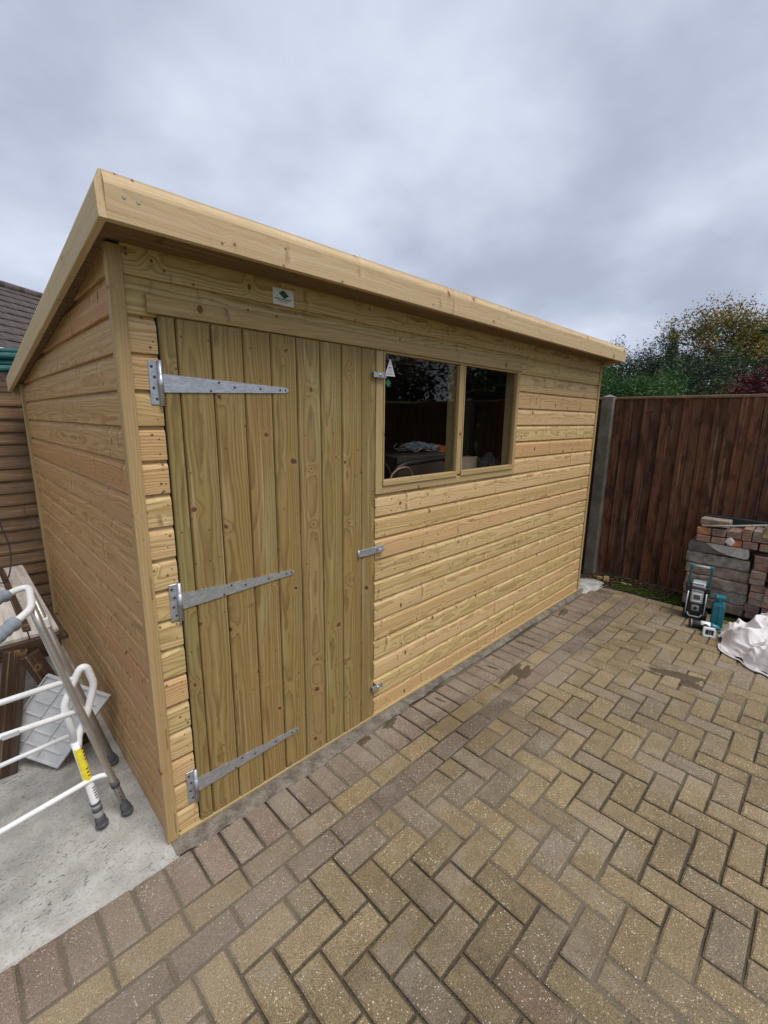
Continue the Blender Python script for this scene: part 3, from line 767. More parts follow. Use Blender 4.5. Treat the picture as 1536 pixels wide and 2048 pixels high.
put('eaves_block', box('eaves_block', -.03, .05, -.148, -.12, FZ0+.02, FZ0+.10), 'trim', shed)
zr_ = FZ0-2.47*RSL
put('rear_fascia', box('rear_fascia', -.03, L+.03, 2.33, 2.35, zr_-.02, zr_+.10), 'fascia', shed)
# ---- door
door = thing('door', '', ''); del door['label']; del door['category']; door.name = 'door'; setmw(door, T(.127, 0, .012), shed)
seams = [.1275, .180, .296, .412, .525, .639, .754, .868, .984, 1.0745]
DH = 1.893
for a, b_ in zip(seams, seams[1:]):
    w = b_-a-.0032; t = .015
    me = prism('door_board', [(0, 0), (0, t-.0055), (.0035, t), (w-.0035, t), (w, t-.0055), (w, 0)], DH)
    put('door_board', me, 'door', door, FRONTV((b_-.0016, .0165+random.uniform(-.0005, .0005), .014)))
put('door_ledge', box('door_ledge', .15, 1.05, .0175, .04, .05, .20), 'inner', door)
put('door_backing', box('door_backing', .128, 1.073, .0172, .0215, .02, 1.90), 'nail_dark', door)
def hinge(z):
    h = thing('strap_hinge', '', ''); del h['label']; del h['category']; setmw(h, T(.127, 0, z), door)
    yf = -.0045
    # fixed plate (on the cladding strip), knuckle, tapering strap
    put('hinge_plate', box('hinge_plate', .088, .115, .0062, .0098, z-.068, z+.068, .001), 'galv', h)
    put('knuckle', tube('knuckle', [(.1205, .001, z-.072), (.1205, .001, z+.070)], .0075, 10), 'galv', h)
    put('knuckle_band', tube('knuckle_band', [(.1205, .001, z-.03), (.1205, .001, z+.03)], .0088, 10), 'galv', h)
    me = poly_plate('strap', [(0, -.029), (.455, -.0105), (.468, -.007), (.473, 0), (.468, .007), (.455, .0105), (0, .029)], .0035)
    put('strap', me, 'galv', h, FRONT((.1235, .0012, z)))
    bm = bmesh.new()
    for x, dz in ((.155, -.017), (.185, .013), (.243, .0), (.345, .0), (.43, 0), (.455, .0)):
        r = bmesh.ops.create_cone(bm, cap_ends=True, segments=10, radius1=.0044, radius2=.0036, depth=.0024)
        for v in r['verts']: v.co = Vector((x+.127-.0, -.0026-v.co.z*1.0, z+dz)) + Vector((v.co.x, 0, v.co.y))
    for x, dz in ((.097, .05), (.104, .018), (.099, -.016), (.106, -.05)):
        r = bmesh.ops.create_cone(bm, cap_ends=True, segments=10, radius1=.0056, radius2=.004, depth=.003)
        for v in r['verts']: v.co = Vector((x, .0060-v.co.z, z+dz)) + Vector((v.co.x, 0, v.co.y))
    put('screws', me_from(bm, 'screws'), 'nail_dark', h, kind='stuff')
for z in (1.703, .952, .185): hinge(z)
# hasp, turn buttons
hp = thing('hasp', '', ''); del hp['label']; del hp['category']; setmw(hp, T(.96, 0, .95), shed)
put('hasp_plate', box('hasp_plate', .960, 1.130, -.0035, .001, .934, .969, .001), 'galv', hp)
put('hasp_staple', tube('hasp_staple', fillet([(1.085, -.003, .957), (1.085, -.024, .957), (1.125, -.024, .952), (1.125, -.003, .952)], .008), .004, 8), 'galv', hp)
put('hasp_knuckle', tube('hasp_knuckle', [(.962, -.003, .931), (.962, -.003, .972)], .005, 8), 'galv', hp)
for (x, z, w) in ((1.040, 1.797, .080), (1.047, .185, .075)):
    tb = thing('turn_button', '', ''); del tb['label']; del tb['category']; setmw(tb, T(x, 0, z), shed)
    put('button_bar', prism('button_bar', [(-.011, 0), (-.011, .006), (.011, .006), (.011, 0)], w), 'galv', tb, FRONT((x, -.009, z)))
    put('button_end', box('button_end', x, x+.008, -.02, -.004, z-.013, z+.013, .001), 'galv', tb)
    put('button_end', box('button_end', x+w-.008, x+w, -.02, -.004, z-.013, z+.013, .001), 'galv', tb)
    put('button_bolt', tube('button_bolt', [(x+w*.55, .01, z), (x+w*.55, -.020, z)], .007, 10), 'galv', tb)
    put('button_packer', box('button_packer', x+w*.45, x+w*.98, -.009, .012, z-.016, z+.016, .001), 'trim', tb)
# ---- window
win = thing('window', '', ''); del win['label']; del win['category']; setmw(win, T(1.08, 0, 1.24), shed)
WX0, WX1, MX0, MX1, WX2 = 1.127, 1.727, 1.731, 1.777, 2.366
def wbox(n, x0, x1, y0, y1, z0, z1, horiz=True, mat='trim', bev=.0015):
    if horiz: return put(n, box(n, 0, x1-x0, 0, z1-z0, 0, y1-y0, bev), mat, win, FRONT((x0, y1, z0)))
    return put(n, box(n, 0, z1-z0, 0, x1-x0, 0, y1-y0, bev), mat, win, FRONTV((x1, y1, z0)))
wbox('window_stile', 1.0775, 1.123, .004, .024, 1.243, 1.9095, False)
wbox('window_stile', 2.370, 2.4005, .004, .024, 1.273, 1.9095, False)
wbox('window_bead', 1.1235, 1.1325, .000, .03, 1.3, 1.9, False)
wbox('window_bead', 1.7245, 1.7325, .000, .03, 1.3, 1.9, False)
wbox('mullion', 1.733, 1.771, .004, .03, 1.283, 1.9, False)
wbox('window_bead', 1.7715, 1.7795, .000, .03, 1.3, 1.9, False)
wbox('window_bead', 2.361, 2.3695, .000, .03, 1.3, 1.9, False)
wbox('window_head', 1.1235, 2.3695, .001, .03, 1.9005, 1.9105)
wbox('window_sill', 1.1235, 1.7325, -.004, .03, 1.271, 1.2995)
wbox('window_sill', 1.7715, 2.3695, -.004, .03, 1.271, 1.2995)
wbox('lower_rail', 1.0775, 2.4005, .003, .026, 1.2325, 1.2425+.0275)
for (a, b_) in ((1.1325, 1.7245), (1.7795, 2.361)):
    put('pane', box('pane', a, b_, .018, .0205, 1.2995, 1.9005), 'glass', win)
# studs behind the panes
for x in (1.085, 1.733, 2.3695):
    put('stud', box('stud', 0, .68, 0, .038, 0, .058), 'trim', win, FRONTV((x+.038, .09, 1.24)))
# stickers on the first pane
st = put('warning_sticker', poly_plate('warning_sticker', [(-.034, 0), (.034, 0), (.034, .003), (.002, .079), (-.002, .079), (-.034, .003)], .0004), 'white', win, FRONT((1.181, .0178, 1.800)))
put('exclamation_mark', join_me('exclamation_mark', [(box('t', -.0014, .0014, .053, .064, .0004, .0007), Matrix()), (box('t', -.0014, .0014, .048, .051, .0004, .0007), Matrix())]), 'ink', st, FRONT((1.181, .0178, 1.800)))
put('printed_line', box('printed_line', -.0095, .0095, .037, .041, .0004, .0007), 'ink', st, FRONT((1.181, .0178, 1.800)))
for q in range(5): put('printed_line', box('printed_line', -.012-q*.0024, .012+q*.0016, .0315-q*.0045, .0327-q*.0045, .0004, .0007), 'grey_plastic', st, FRONT((1.181, .0178, 1.800)))
put('printed_line', box('printed_line', -.028, .020, .0075, .0095, .0004, .0007), 'ink', st, FRONT((1.181, .0178, 1.800)))
put('green_sticker', poly_plate('green_sticker', [(-.018, 0), (0, -.02), (.018, 0), (0, .02)], .0004), 'green_print', win, FRONT((1.168, .0178, 1.768)))
# ---- maker's plate above the door
pl = put('name_plate', box('name_plate', -.045, .045, -.029, .029, 0, .0015, .0005), 'white', shed, FRONT((.592, FACE-.0002, 2.046)))
PM = FRONT((.592, FACE-.0018, 2.046))
put('diamond_emblem', poly_plate('diamond_emblem', [(-.020, .012), (.003, -.006), (.024, .006), (.001, .024)], .0003), 'dark_green_print', pl, PM)
put('diamond_emblem', poly_plate('diamond_emblem', [(-.011, .0115), (.003, .0005), (.012, .0065), (-.001, .018)], .0005), 'green_print', pl, PM)
for q, (w, h, y) in enumerate(((.076, .0034, -.0095), (.056, .0022, -.0152), (.036, .0016, -.0200))):
    n = 13 - q*2; rr = random.Random(q); x = -w/2; parts = []
    while x < w/2-.002:
        ww = rr.uniform(.003, .009)*(h/.0034)**.5; parts.append((box('t', x, min(w/2, x+ww), y, y+h, 0, .0003), Matrix())); x += ww+.0012
    put('printed_line', join_me('printed_line', parts), 'ink', pl, PM)
# ---- nails
def nails(name, pts, mat, rad=.0026):
    bm = bmesh.new()
    for (x, y, z, ax) in pts:
        r = bmesh.ops.create_cone(bm, cap_ends=True, segments=7, radius1=rad, radius2=rad*.8, depth=.0016)
        for v in r['verts']:
            c = v.co.copy()
            v.co = Vector((x+c.x, y-c.z, z+c.y)) if ax == 'y' else Vector((x-c.z, y+c.x, z+c.y))
    put(name, me_from(bm, name), mat, shed, kind='stuff')
dk, lt = [], []
Rn = random.Random(3)
for k in range(17):
    z = k*BH
    for dz in (.028, .075):
        (dk if Rn.random() < .8 else lt).append((.108+Rn.uniform(-.012, .008), FACE-.0003, z+dz+Rn.uniform(-.012, .012), 'y'))
    if k <= 10:
        for dz in (.025, .072): (dk if Rn.random() < .8 else lt).append((1.091+Rn.uniform(-.003, .004), FACE-.0003, z+dz, 'y'))
    for xs_ in (1.80, 2.42, 3.05, 3.74):
        if k <= 10 or xs_ > 2.45:
            for dz in (.03, .07):
                if Rn.random() < .7: (dk if Rn.random() < .6 else lt).append((xs_+Rn.uniform(-.008, .008), FACE-.0003, z+dz, 'y'))
for a, b_ in zip(seams, seams[1:]):
    c = (a+b_)/2
    for z in (1.70, .95, .20):
        for dx in (-.022, .022):
            if abs(a-b_) > .07 and c+dx > .6: (lt if Rn.random() < .5 else dk).append((c+dx, .0012, z-.02+Rn.uniform(-.012, .012), 'y'))
nails('fascia_screws', [(.012, -.1708, 2.150, 'y'), (.046, -.1708, 2.148, 'y'), (1.9, -.1708, 2.15, 'y'), (3.78, -.1708, 2.15, 'y')], 'nail', .0052)
for x in (.12, .35, .75, 1.2, 1.6, 2.0, 2.3): lt.append((x, FACE-.0185, 1.935+Rn.uniform(-.01, .01), 'y'))
for x, z in ((.07, 2.05), (.09, 1.965), (.06, 1.93), (1.2, 2.03), (1.9, 2.04), (2.6, 2.03)): lt.append((x, FACE-.0003, z, 'y'))
lt += [(.02, -.0003, 2.02, 'y'), (.022, -.0003, 1.2, 'y'), (.02, -.0003, .55, 'y')]
nails('nail_heads', lt, 'nail'); nails('dark_nail_heads', dk, 'nail_dark')

# ------------------------------------------------------------------ things inside the shed, seen through the panes
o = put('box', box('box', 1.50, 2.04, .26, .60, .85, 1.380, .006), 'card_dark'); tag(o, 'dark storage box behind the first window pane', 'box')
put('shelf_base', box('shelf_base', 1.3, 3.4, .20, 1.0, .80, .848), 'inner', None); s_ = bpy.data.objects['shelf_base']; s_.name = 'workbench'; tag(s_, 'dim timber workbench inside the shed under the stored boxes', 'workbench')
for x in (1.35, 3.3):
    for y in (.24, .92): put('leg', box('leg', x, x+.05, y, y+.05, .03, .80), 'inner', s_)
def bundle():
    bm = bmesh.new(); rr = random.Random(5)
    for i in range(46):
        t = rr.random(); x = 1.735+.33*t; z = 1.408+.014*math.sin(t*5)
        c = Vector((x, .42+rr.uniform(-.05, .05), z)); a = rr.uniform(0, 6)
        pts = [c+Vector((rr.uniform(-.06, .06), rr.uniform(-.05, .05), rr.uniform(-.022, .032))) for _ in range(5)]
        tube_bm(bm, smooth_path(pts, 3), .0022, 5)
    me = me_from(bm, 'netting_roll', True)
    return me
tag(put('netting_roll', bundle(), 'mesh_grey'), 'grey tangled netting lying on the dark box behind the glass', 'netting')
def crate():
    t = thing('crate', 'orange plastic crate behind the mullion side of the first pane', 'crate', (2.16, .48, 1.2))
    pts = [(-.10, -.07), (.10, -.07), (.10, .07), (-.10, .07)]
    put('basket', join_me('basket', [(box('t', 2.075, 2.25, .41, .42, 1.21, 1.40), Matrix()), (box('t', 2.075, 2.25, .53, .54, 1.21, 1.40), Matrix()), (box('t', 2.075, 2.085, .42, .53, 1.21, 1.40), Matrix()), (box('t', 2.24, 2.25, .42, .53, 1.21, 1.40), Matrix())]), 'orange', t)
    put('rim', tube('rim', fillet([(2.07, .405, 1.405), (2.255, .405, 1.405), (2.255, .545, 1.405), (2.07, .545, 1.405)], .02), .006, 8, closed=True), 'orange', t)
crate()
put('crate_stand', box('crate_stand', 2.06, 2.14, .38, .6, .85, 1.205), 'card_dark'); x_ = bpy.data.objects['crate_stand']; x_.name = 'box'; tag(x_, 'dark box carrying the orange crate inside the shed', 'box')
def carton():
    t = thing('carton', 'brown cardboard carton with open flap behind the second pane', 'carton', (2.28, .43, .85))
    put('carton_body', box('carton_body', 2.155, 2.385, .30, .395, .85, 1.333, .004), 'card', t)
    put('flap', box('flap', 0, .09, 0, .095, 0, .004), 'card', t, T(2.386, .30, 1.331) @ Matrix.Rotation(.7, 4, 'Y'))
carton()
def blob(name, c, r, mat, seed, lab, cat):
    bm = bmesh.new(); bmesh.ops.create_icosphere(bm, subdivisions=4, radius=1)
    for v in bm.verts:
        p = v.co.copy(); k = 1+.35*abs(noise.noise(p*1.7+Vector((seed, 0, 0))))-.25*abs(noise.noise(p*3.5+Vector((0, seed, 0))))
        v.co = Vector((c[0]+p.x*r[0]*k, c[1]+p.y*r[1]*k, max(c[2]-r[2]*.8, c[2]+p.z*r[2]*k)))
    return tag(put(name, me_from(bm, name, True), mat), lab, cat)
blob('plastic_bag', (2.86, .50, 1.06), (.15, .14, .24), 'mesh_grey', 3.3, 'crumpled grey bag behind the right end of the second pane', 'bag')
tag(put('chair_frame', tube('chair_frame', fillet([(1.37, .20, .03), (1.385, .19, 1.30), (1.47, .18, 1.347), (1.81, .17, 1.362), (1.86, .17, 1.352), (1.96, .18, 1.20), (2.0, .2, .03)], .06), .017, 10), 'black_plastic'), 'black tubular frame standing behind the first pane', 'frame')
tag(put('hose_coil', tube('hose_coil', [(1.45+.0*k, .30+.04*math.sin(k*.3), 0) and (1.42+.10*math.cos(k*.3), .14+.012*math.sin(k*.9), 1.235+.10*math.sin(k*.3)) for k in range(64)], .0045, 6), 'copper'), 'copper coloured cable coil at the lower corner of the first pane', 'cable')
tag(put('rubber_hose', tube('rubber_hose', [(1.27+.10*math.cos(k*.2), .19, 1.25+.12*math.sin(k*.2)) for k in range(-6, 20)], .012, 8), 'cable'), 'black rubber hose loop behind the left edge of the first pane', 'hose')

# ------------------------------------------------------------------ walking frame with grey grips (folded, leaning by the shed)
wf = thing('walking_frame', 'aluminium walking frame with grey hand grips beside the shed wall', 'walking frame', (-.15, .4, 0))
U = [(-.62, .18, .93), (-.50, .31, .93), (-.334, .528, .93), (-.296, .575, .93), (-.246, .612, .93), (-.242, .560, .93), (-.258, .375, .93), (-.285, .300, .93), (-.362, .161, .93), (-.55, -.15, .93)]
put('handle_bar', tube('handle_bar', smooth_path([(-.52, .33, .925), (-.42, .43, .928), (-.30, .575, .93), (-.258, .606, .93), (-.243, .58, .93), (-.248, .50, .93), (-.257, .40, .93), (-.272, .335, .93), (-.317, .248, .93), (-.40, .10, .928), (-.46, .0, .925)], 5), .0125, 12), 'white_tube', wf)
def grip(a, b_):
    a, b_ = Vector(a), Vector(b_); pts = []; rad = []
    for k in range(25):
        t = k/24; pts.append(a.lerp(b_, t)); rad.append(.0195+.0012*math.sin(t*26) + (.004 if t < .06 else 0))
    return tube('hand_grip', pts, rad, 14)
put('hand_grip', grip((-.315, .558, .93), (-.42, .43, .928)), 'grey_grip', wf)
put('hand_grip', grip((-.322, .238, .93), (-.40, .10, .928)), 'grey_grip', wf)
def leg_with_tip(root, pts, rad, mat, foot, sleeve=True, name='leg'):
    lg = put(name, tube('leg', pts, rad, 14), mat, root)
    a = Vector(foot); d = (Vector(pts[0])-a).normalized()
    M = basis(a, d.orthogonal().normalized(), d.cross(d.orthogonal().normalized()), d)
    put('rubber_tip', lathe('rubber_tip', [(.020, -.004), (.0235, .002), (.0235, .008), (.020, .012), (.0195, .03), (.0155, .042), (.0145, .052), (.0125, .053)], 18), 'grey_rubber', lg, M)
    return lg, d
A0 = Vector((-.070, .256, .010)); A1 = Vector((-.258, .372, .915))
la, d = leg_with_tip(wf, [A0+(A1-A0)*.03, A0+(A1-A0)*.2, A0+(A1-A0)*.75, A0+(A1-A0)*.92, A1+Vector((0, .01, .012))], .0135, 'alu', A0)
cA = A0+(A1-A0)*.155
put('collar', tube('collar', [cA-d*.012, cA+d*.012], .0165, 14), 'grey_rubber', la)
C0 = Vector((-.036, .602, .010)); C1 = Vector((-.244, .522, .925))
lc, d = leg_with_tip(wf, [C0+(C1-C0)*.03, C0+(C1-C0)*.5, C1], .0135, 'alu', C0)
for t_ in (.075, .095, .115, .135):
    c_ = A0+(A1-A0)*t_; w_ = (CAM-c_).normalized(); w_ = (w_-d*w_.dot(d)).normalized()
    put('adjustment_hole', tube('adjustment_hole', [c_+w_*.0105, c_+w_*.0139], .0030, 8), 'ink', la)
# the other two legs stand outside the picture to the left
leg_with_tip(wf, [(-.60, .33, .04), (-.54, .33, .80), (-.50, .345, .925)], .0135, 'alu', (-.602, .33, .010))
leg_with_tip(wf, [(-.58, -.05, .04), (-.49, -.03, .80), (-.46, 0, .925)], .0135, 'alu', (-.583, -.05, .010))
put('lower_brace', tube('lower_brace', fillet([tuple(A0+(A1-A0)*.205), (-.150, .292, .206), (-.45, .215, .225), (-.56, .19, .23)], .05), .010, 12), 'white_tube', wf)
put('lower_brace', tube('lower_brace', fillet([tuple(C0+(C1-C0)*.10), (-.078, .59, .215), (-.10, .588, .232), (-.20, .575, .246), (-.58, .50, .275)], .04), .009, 12), 'white_tube', wf)
lb = put('tag_label', box('tag_label', -.014, .014, -.022, .022, -.0152, .0152, .003), 'white', lc, basis(C0+(C1-C0)*.86, Vector((1, 0, 0)), (C1-C0).normalized(), Vector((1, 0, 0)).cross((C1-C0).normalized()).normalized()))
# ------------------------------------------------------------------ white frame with yellow label
ww = thing('white_frame', 'white tubular mobility frame with yellow label in front of the aluminium frame', 'mobility frame', (-.16, .26, 0))
B0 = Vector((-.160, .258, .010)); BJ = Vector((-.200, .320, .372))
lw, d = leg_with_tip(ww, [B0+(BJ-B0)*.08, B0+(BJ-B0)*.6, BJ], .0155, 'white_tube', B0)
put('collar', tube('collar', [B0+d*.066, B0+d*.082], .0178, 14), 'grey_rubber', lw)
put('collar', tube('collar', [B0+d*.094, B0+d*.104], .0178, 14), 'grey_rubber', lw)
put('bent_loop', tube('bent_loop', fillet([tuple(BJ+Vector((.004, 0, -.02))), (-.216, .340, .520), (-.190, .340, .580), (-.150, .340, .655), (-.128, .340, .652), (-.112, .340, .572), (-.143, .336, .474), (-.188, .325, .385), tuple(BJ+Vector((.006, -.006, -.03)))], .020), .0135, 12), 'white_tube', ww)
put('cross_bar', tube('cross_bar', [(-.170, .340, .620), (-.39, .338, .622), (-.75, .33, .63)], .0105, 12), 'white_tube', ww)
put('cross_bar', tube('cross_bar', [(-.156, .330, .488), (-.40, .325, .503), (-.75, .31, .52)], .0105, 12), 'white_tube', ww)
put('clip', box('clip', -.40, -.352, .31, .316, .492, .512, .002), 'white_plastic', ww)
leg_with_tip(ww, [(-.74, .25, .04), (-.75, .32, .50), (-.75, .33, .63)], .0135, 'white_tube', (-.739, .248, .010))
ax = (BJ-B0).normalized(); vx = Vector((.7, -.75, .1)); vx = (vx-ax*vx.dot(ax)).normalized()
def wrap(name, t0, t1, mat, r, a0=-PI*.55, a1=PI*.55, par=lw):
    bm = bmesh.new(); s1 = vx; s2 = ax.cross(vx); rows = []
    for t in (t0, t1):
        c = B0+(BJ-B0)*t; rows.append([bm.verts.new(c+(s1*math.cos(a0+(a1-a0)*k/12)+s2*math.sin(a0+(a1-a0)*k/12))*r) for k in range(13)])
    for k in range(12): bm.faces.new((rows[0][k], rows[0][k+1], rows[1][k+1], rows[1][k]))
    return put(name, me_from(bm, name, True), mat, par)
yl = wrap('yellow_label', .52, .93, 'yellow', .0162)
wl = wrap('white_label', .285, .515, 'white', .0162)
for i, t in enumerate((.90, .86, .82, .78)): wrap('printed_line', t, t+.016, 'ink', .0165, -.05, .95, lw)
for t in (.60, .64, .68): wrap('printed_line', t, t+.012, 'ink', .0165, -.5, .2, lw)
for t in (.33, .36, .39, .42, .45): wrap('printed_line', t, t+.012, 'ink', .0165, -.45, .3, lw)
# ------------------------------------------------------------------ milky plastic tray leaning behind the frames
Rr, Tp, Bt = Vector((-.012, .612, .340)), Vector((-.203, .835, .430)), Vector((-.226, .735, .008))
ex = (Tp-Rr); ey = (Bt-Rr); lx, ly = ex.length, ey.length; exn = ex.normalized(); n_ = ex.cross(ey).normalized()
if n_.dot(CAM-Rr) < 0: n_ = -n_
eyn = n_.cross(exn); 
if eyn.dot(ey) < 0: eyn = -eyn
sk = ey.dot(exn)/ly; 
tray = thing('plastic_tray', 'milky white ribbed plastic seat panel leaning behind the frames', 'panel', tuple(Bt))
def tp(u, v, w=0): return Rr + ex*u + ey*v + n_*w
def slabuv(name, u0, u1, v0, v1, w0, w1, mat='white_plastic'):
    bm = bmesh.new(); vs = [bm.verts.new(tp(u, v, w)) for w in (w0, w1) for (u, v) in ((u0, v0), (u1, v0), (u1, v1), (u0, v1))]
    for f in ((0, 1, 2, 3), (7, 6, 5, 4), (0, 4, 5, 1), (1, 5, 6, 2), (2, 6, 7, 3), (3, 7, 4, 0)): bm.faces.new([vs[i] for i in f])
    bmesh.ops.recalc_face_normals(bm, faces=bm.faces)
    return put(name, me_from(bm, name), mat, tray)
slabuv('tray_sheet', 0, 1, 0, 1, -.004, 0)
for u in (0, .985): slabuv('tray_rim', u, u+.015, 0, 1, 0, .012)
for v in (0, .985): slabuv('tray_rim', .0155, .9845, v, v+.015, 0, .012)
for i in range(5):
    v = .16+i*.17
    for u0, u1 in ((.10, .36), (.40, .66), (.70, .93)): slabuv('rib', u0, u1, v, v+.010, 0, .006)
for u in (.38, .68): slabuv('rib', u, u+.008, .03, .97, 0, .005)
# ------------------------------------------------------------------ trestle bench with a dusty top
be = thing('trestle_bench', 'dark timber trestle bench with pale dusty top behind the frames', 'bench', (-.27, 1.4, 0))
def plank(name, a, b_, w, t, mat, parent, roll=0.):
    a, b_ = Vector(a), Vector(b_); X = (b_-a).normalized(); up = Vector((0, 1, 0)) if abs(X.y) < .9 else Vector((0, 0, 1))
    Z = (up - X*up.dot(X)).normalized(); Y = Z.cross(X)
    bm = bmesh.new(); box_bm(bm, 0, (b_-a).length, -w/2, w/2, -t/2, t/2, .003)
    return put(name, me_from(bm, name), mat, parent, basis(a, X, Y, Z))
for i, x in enumerate((-.185, -.300, -.415)):
    put('top_plank', box('top_plank', 0, 1.27, -.055, .055, 0, .018, .002), 'dusty', be, basis((x+.0, .93, .582), (0, 1, 0), (-1, 0, 0), (0, 0, 1)))
plank('apron', (-.130, .915, .548), (-.48, .915, .548), .070, .022, 'bench', be)
plank('apron', (-.128, .93, .545), (-.16, 2.18, .545), .065, .022, 'bench', be)
plank('leg', (-.41, .855, 0.0), (-.300, .895, .56), .085, .03, 'bench', be)
plank('leg', (-.085, .858, 0.0), (-.255, .885, .53), .075, .03, 'bench', be)
plank('leg', (-.45, 2.0, 0.0), (-.33, 2.0, .53), .085, .03, 'bench', be)
plank('leg', (-.10, 2.0, 0.0), (-.24, 2.0, .53), .075, .03, 'bench', be)
plank('edge_batten', (-.243, .98, .607), (-.247, 2.15, .607), .03, .012, 'bench', be)
tag(put('loose_wire', tube('loose_wire', smooth_path([(-.30, 1.95, .61), (-.262, 1.75, .63), (-.225, 1.74, .70), (-.20, 1.9, .80), (-.21, 2.2, .9), (-.2, 2.42, 1.0)], 5), .004, 6), 'cable'), 'thin black wire hanging over the far end of the dusty bench', 'wire')

# ------------------------------------------------------------------ fences
def panel_fence_left():
    f = thing('lap_fence', 'weathered horizontal lap fence behind the left side of the shed', 'fence', (-.5, 2.5, 0))
    me = prism('lap_board', [(0, 0), (0, .010), (.012, .012), (.098, .003), (.098, 0)], 1.80)
    for s in range(2):
        x0 = -1.62+s*1.83
        z = .10; k = 0
        while z < 1.74:
            put('lap_board', me, 'fence_lap', f, FRONT((x0+random.uniform(-.004, .004), 2.475+random.uniform(0, .004), z)) @ Matrix.Rotation(random.uniform(-.004, .004), 4, 'Z') @ Matrix.Rotation(-.06, 4, 'X')); z += .0865
        put('gravel_board', box('gravel_board', x0, x0+1.8, 2.46, 2.50, -.1, .10, .004), 'post_concrete', f)
        put('capping_rail', box('capping_rail', 0, 1.82, -.02, .022, 0, .03, .003), 'fence_lap', f, T(x0-.01, 2.472, 1.775))
        put('upright_batten', box('upright_batten', 0, 1.70, 0, .035, 0, .02), 'fence_lap', f, FRONTV((x0+.9, 2.458, .09)))
        put('fence_post', box('fence_post', x0-.075, x0-.012, 2.44, 2.52, -.1, 1.84, .004), 'post_concrete', f)
panel_fence_left()
def fence_right():
    me = prism('featherboard', [(0, 0), (0, .004), (.096, .017), (.098, .016), (.098, 0)], 1.80)
    X = 4.49
    for s, (y1, y0, lab) in enumerate(((.085, -1.745, 'dark brown featherboard fence behind the brick pile'), (-1.875, -3.70, 'dark featherboard fence right of the picture, mirrored in the window panes'), (2.05, .215, 'narrow strip of dark fence between the shed end and the concrete post'))):
        f = thing('featherboard_fence', lab, 'fence', (4.5, (y0+y1)/2, 0))
        y = y1-.098; n = 0
        while y > y0:
            put('featherboard', me, 'fence_dark', f, LEFTV((X+random.uniform(0, .003), y, .012)) @ Matrix.Rotation(random.uniform(-.004, .004), 4, 'Z') @ Matrix.Rotation(random.uniform(.03, .09), 4, 'X')); y -= .0825
        put('capping_rail', box('capping_rail', 0, y1-y0, -.024, .024, 0, .024, .004), 'fence_lap', f, basis((X-.004, y0, 1.811), (0, 1, 0), (-1, 0, 0), (0, 0, 1)))
        put('gravel_board', box('gravel_board', X-.005, X+.03, y0, y1, -.08, .010, .004), 'post_concrete', f)
        for z in (.35, .95, 1.6): put('arris_rail', box('arris_rail', X+.002, X+.06, y0, y1, z, z+.07), 'fence_dark', f)
    for y, lab in ((.150, 'grey concrete fence post with pyramid cap at the shed end'), (-1.81, 'concrete fence post right of the picture, mirrored in the second pane')):
        bm = bmesh.new(); box_bm(bm, X-.085, X+.02, y-.055, y+.055, -.1, 1.835, .006)
        me2 = me_from(bm, 'post_shaft')
        t = thing('fence_post', lab, 'fence post', (X-.03, y, 0))
        put('post_shaft', me2, 'post_concrete', t)
        bm = bmesh.new(); q = [bm.verts.new(v) for v in ((X-.085, y-.055, 1.835), (X+.02, y-.055, 1.835), (X+.02, y+.055, 1.835), (X-.085, y+.055, 1.835), (X-.032, y, 1.862))]
        for i in range(4): bm.faces.new((q[i], q[(i+1) % 4], q[4]))
        put('post_cap', me_from(bm, 'post_cap'), 'post_concrete', t)
fence_right()
# ------------------------------------------------------------------ stacked concrete pieces and bricks against the fence
def rough_block(name, x0, x1, y0, y1, z0, z1, bev=.012, amp=.006, seed=0., round_left=False):
    bm = bmesh.new(); box_bm(bm, x0, x1, y0, y1, z0, z1)
    bmesh.ops.bevel(bm, geom=bm.edges[:], offset=bev, segments=2, profile=.5, affect='EDGES')
    bmesh.ops.subdivide_edges(bm, edges=[e for e in bm.edges if e.calc_length() > .1], cuts=5, use_grid_fill=True)
    for v in bm.verts:
        v.co += Vector([noise.noise(v.co*22+Vector((seed, k*7.7, 0))) for k in range(3)])*amp
    return me_from(bm, name, False)
SX = 4.13
lays = [(.018, .108, -1.205, -.775, 'old_concrete2', 'mossy bottom concrete slab of the stack behind the teal case'), (.111, .207, -1.214, -.765, 'old_concrete', 'grey concrete slab second from the bottom of the stack'),
        (.210, .305, -1.212, -.772, 'old_concrete2', 'brownish pitted concrete slab third from the bottom of the stack'), (.308, .402, -1.202, -.760, 'old_concrete2', 'pitted concrete slab fourth from the bottom, behind the radio handle'),
        (.405, .498, -1.198, -.755, 'old_concrete', 'rounded grey concrete slab second from the top of the stack')]
for i, (z0, z1, y0, y1, mt, lab) in enumerate(lays):
    tag(put('concrete_slab', rough_block('concrete_slab', SX+.01*math.sin(i*2.3), 4.44, y0, y1, z0, z1, .014, .011, i*3.1), mt), lab, 'slab', 'stacked concrete slabs')
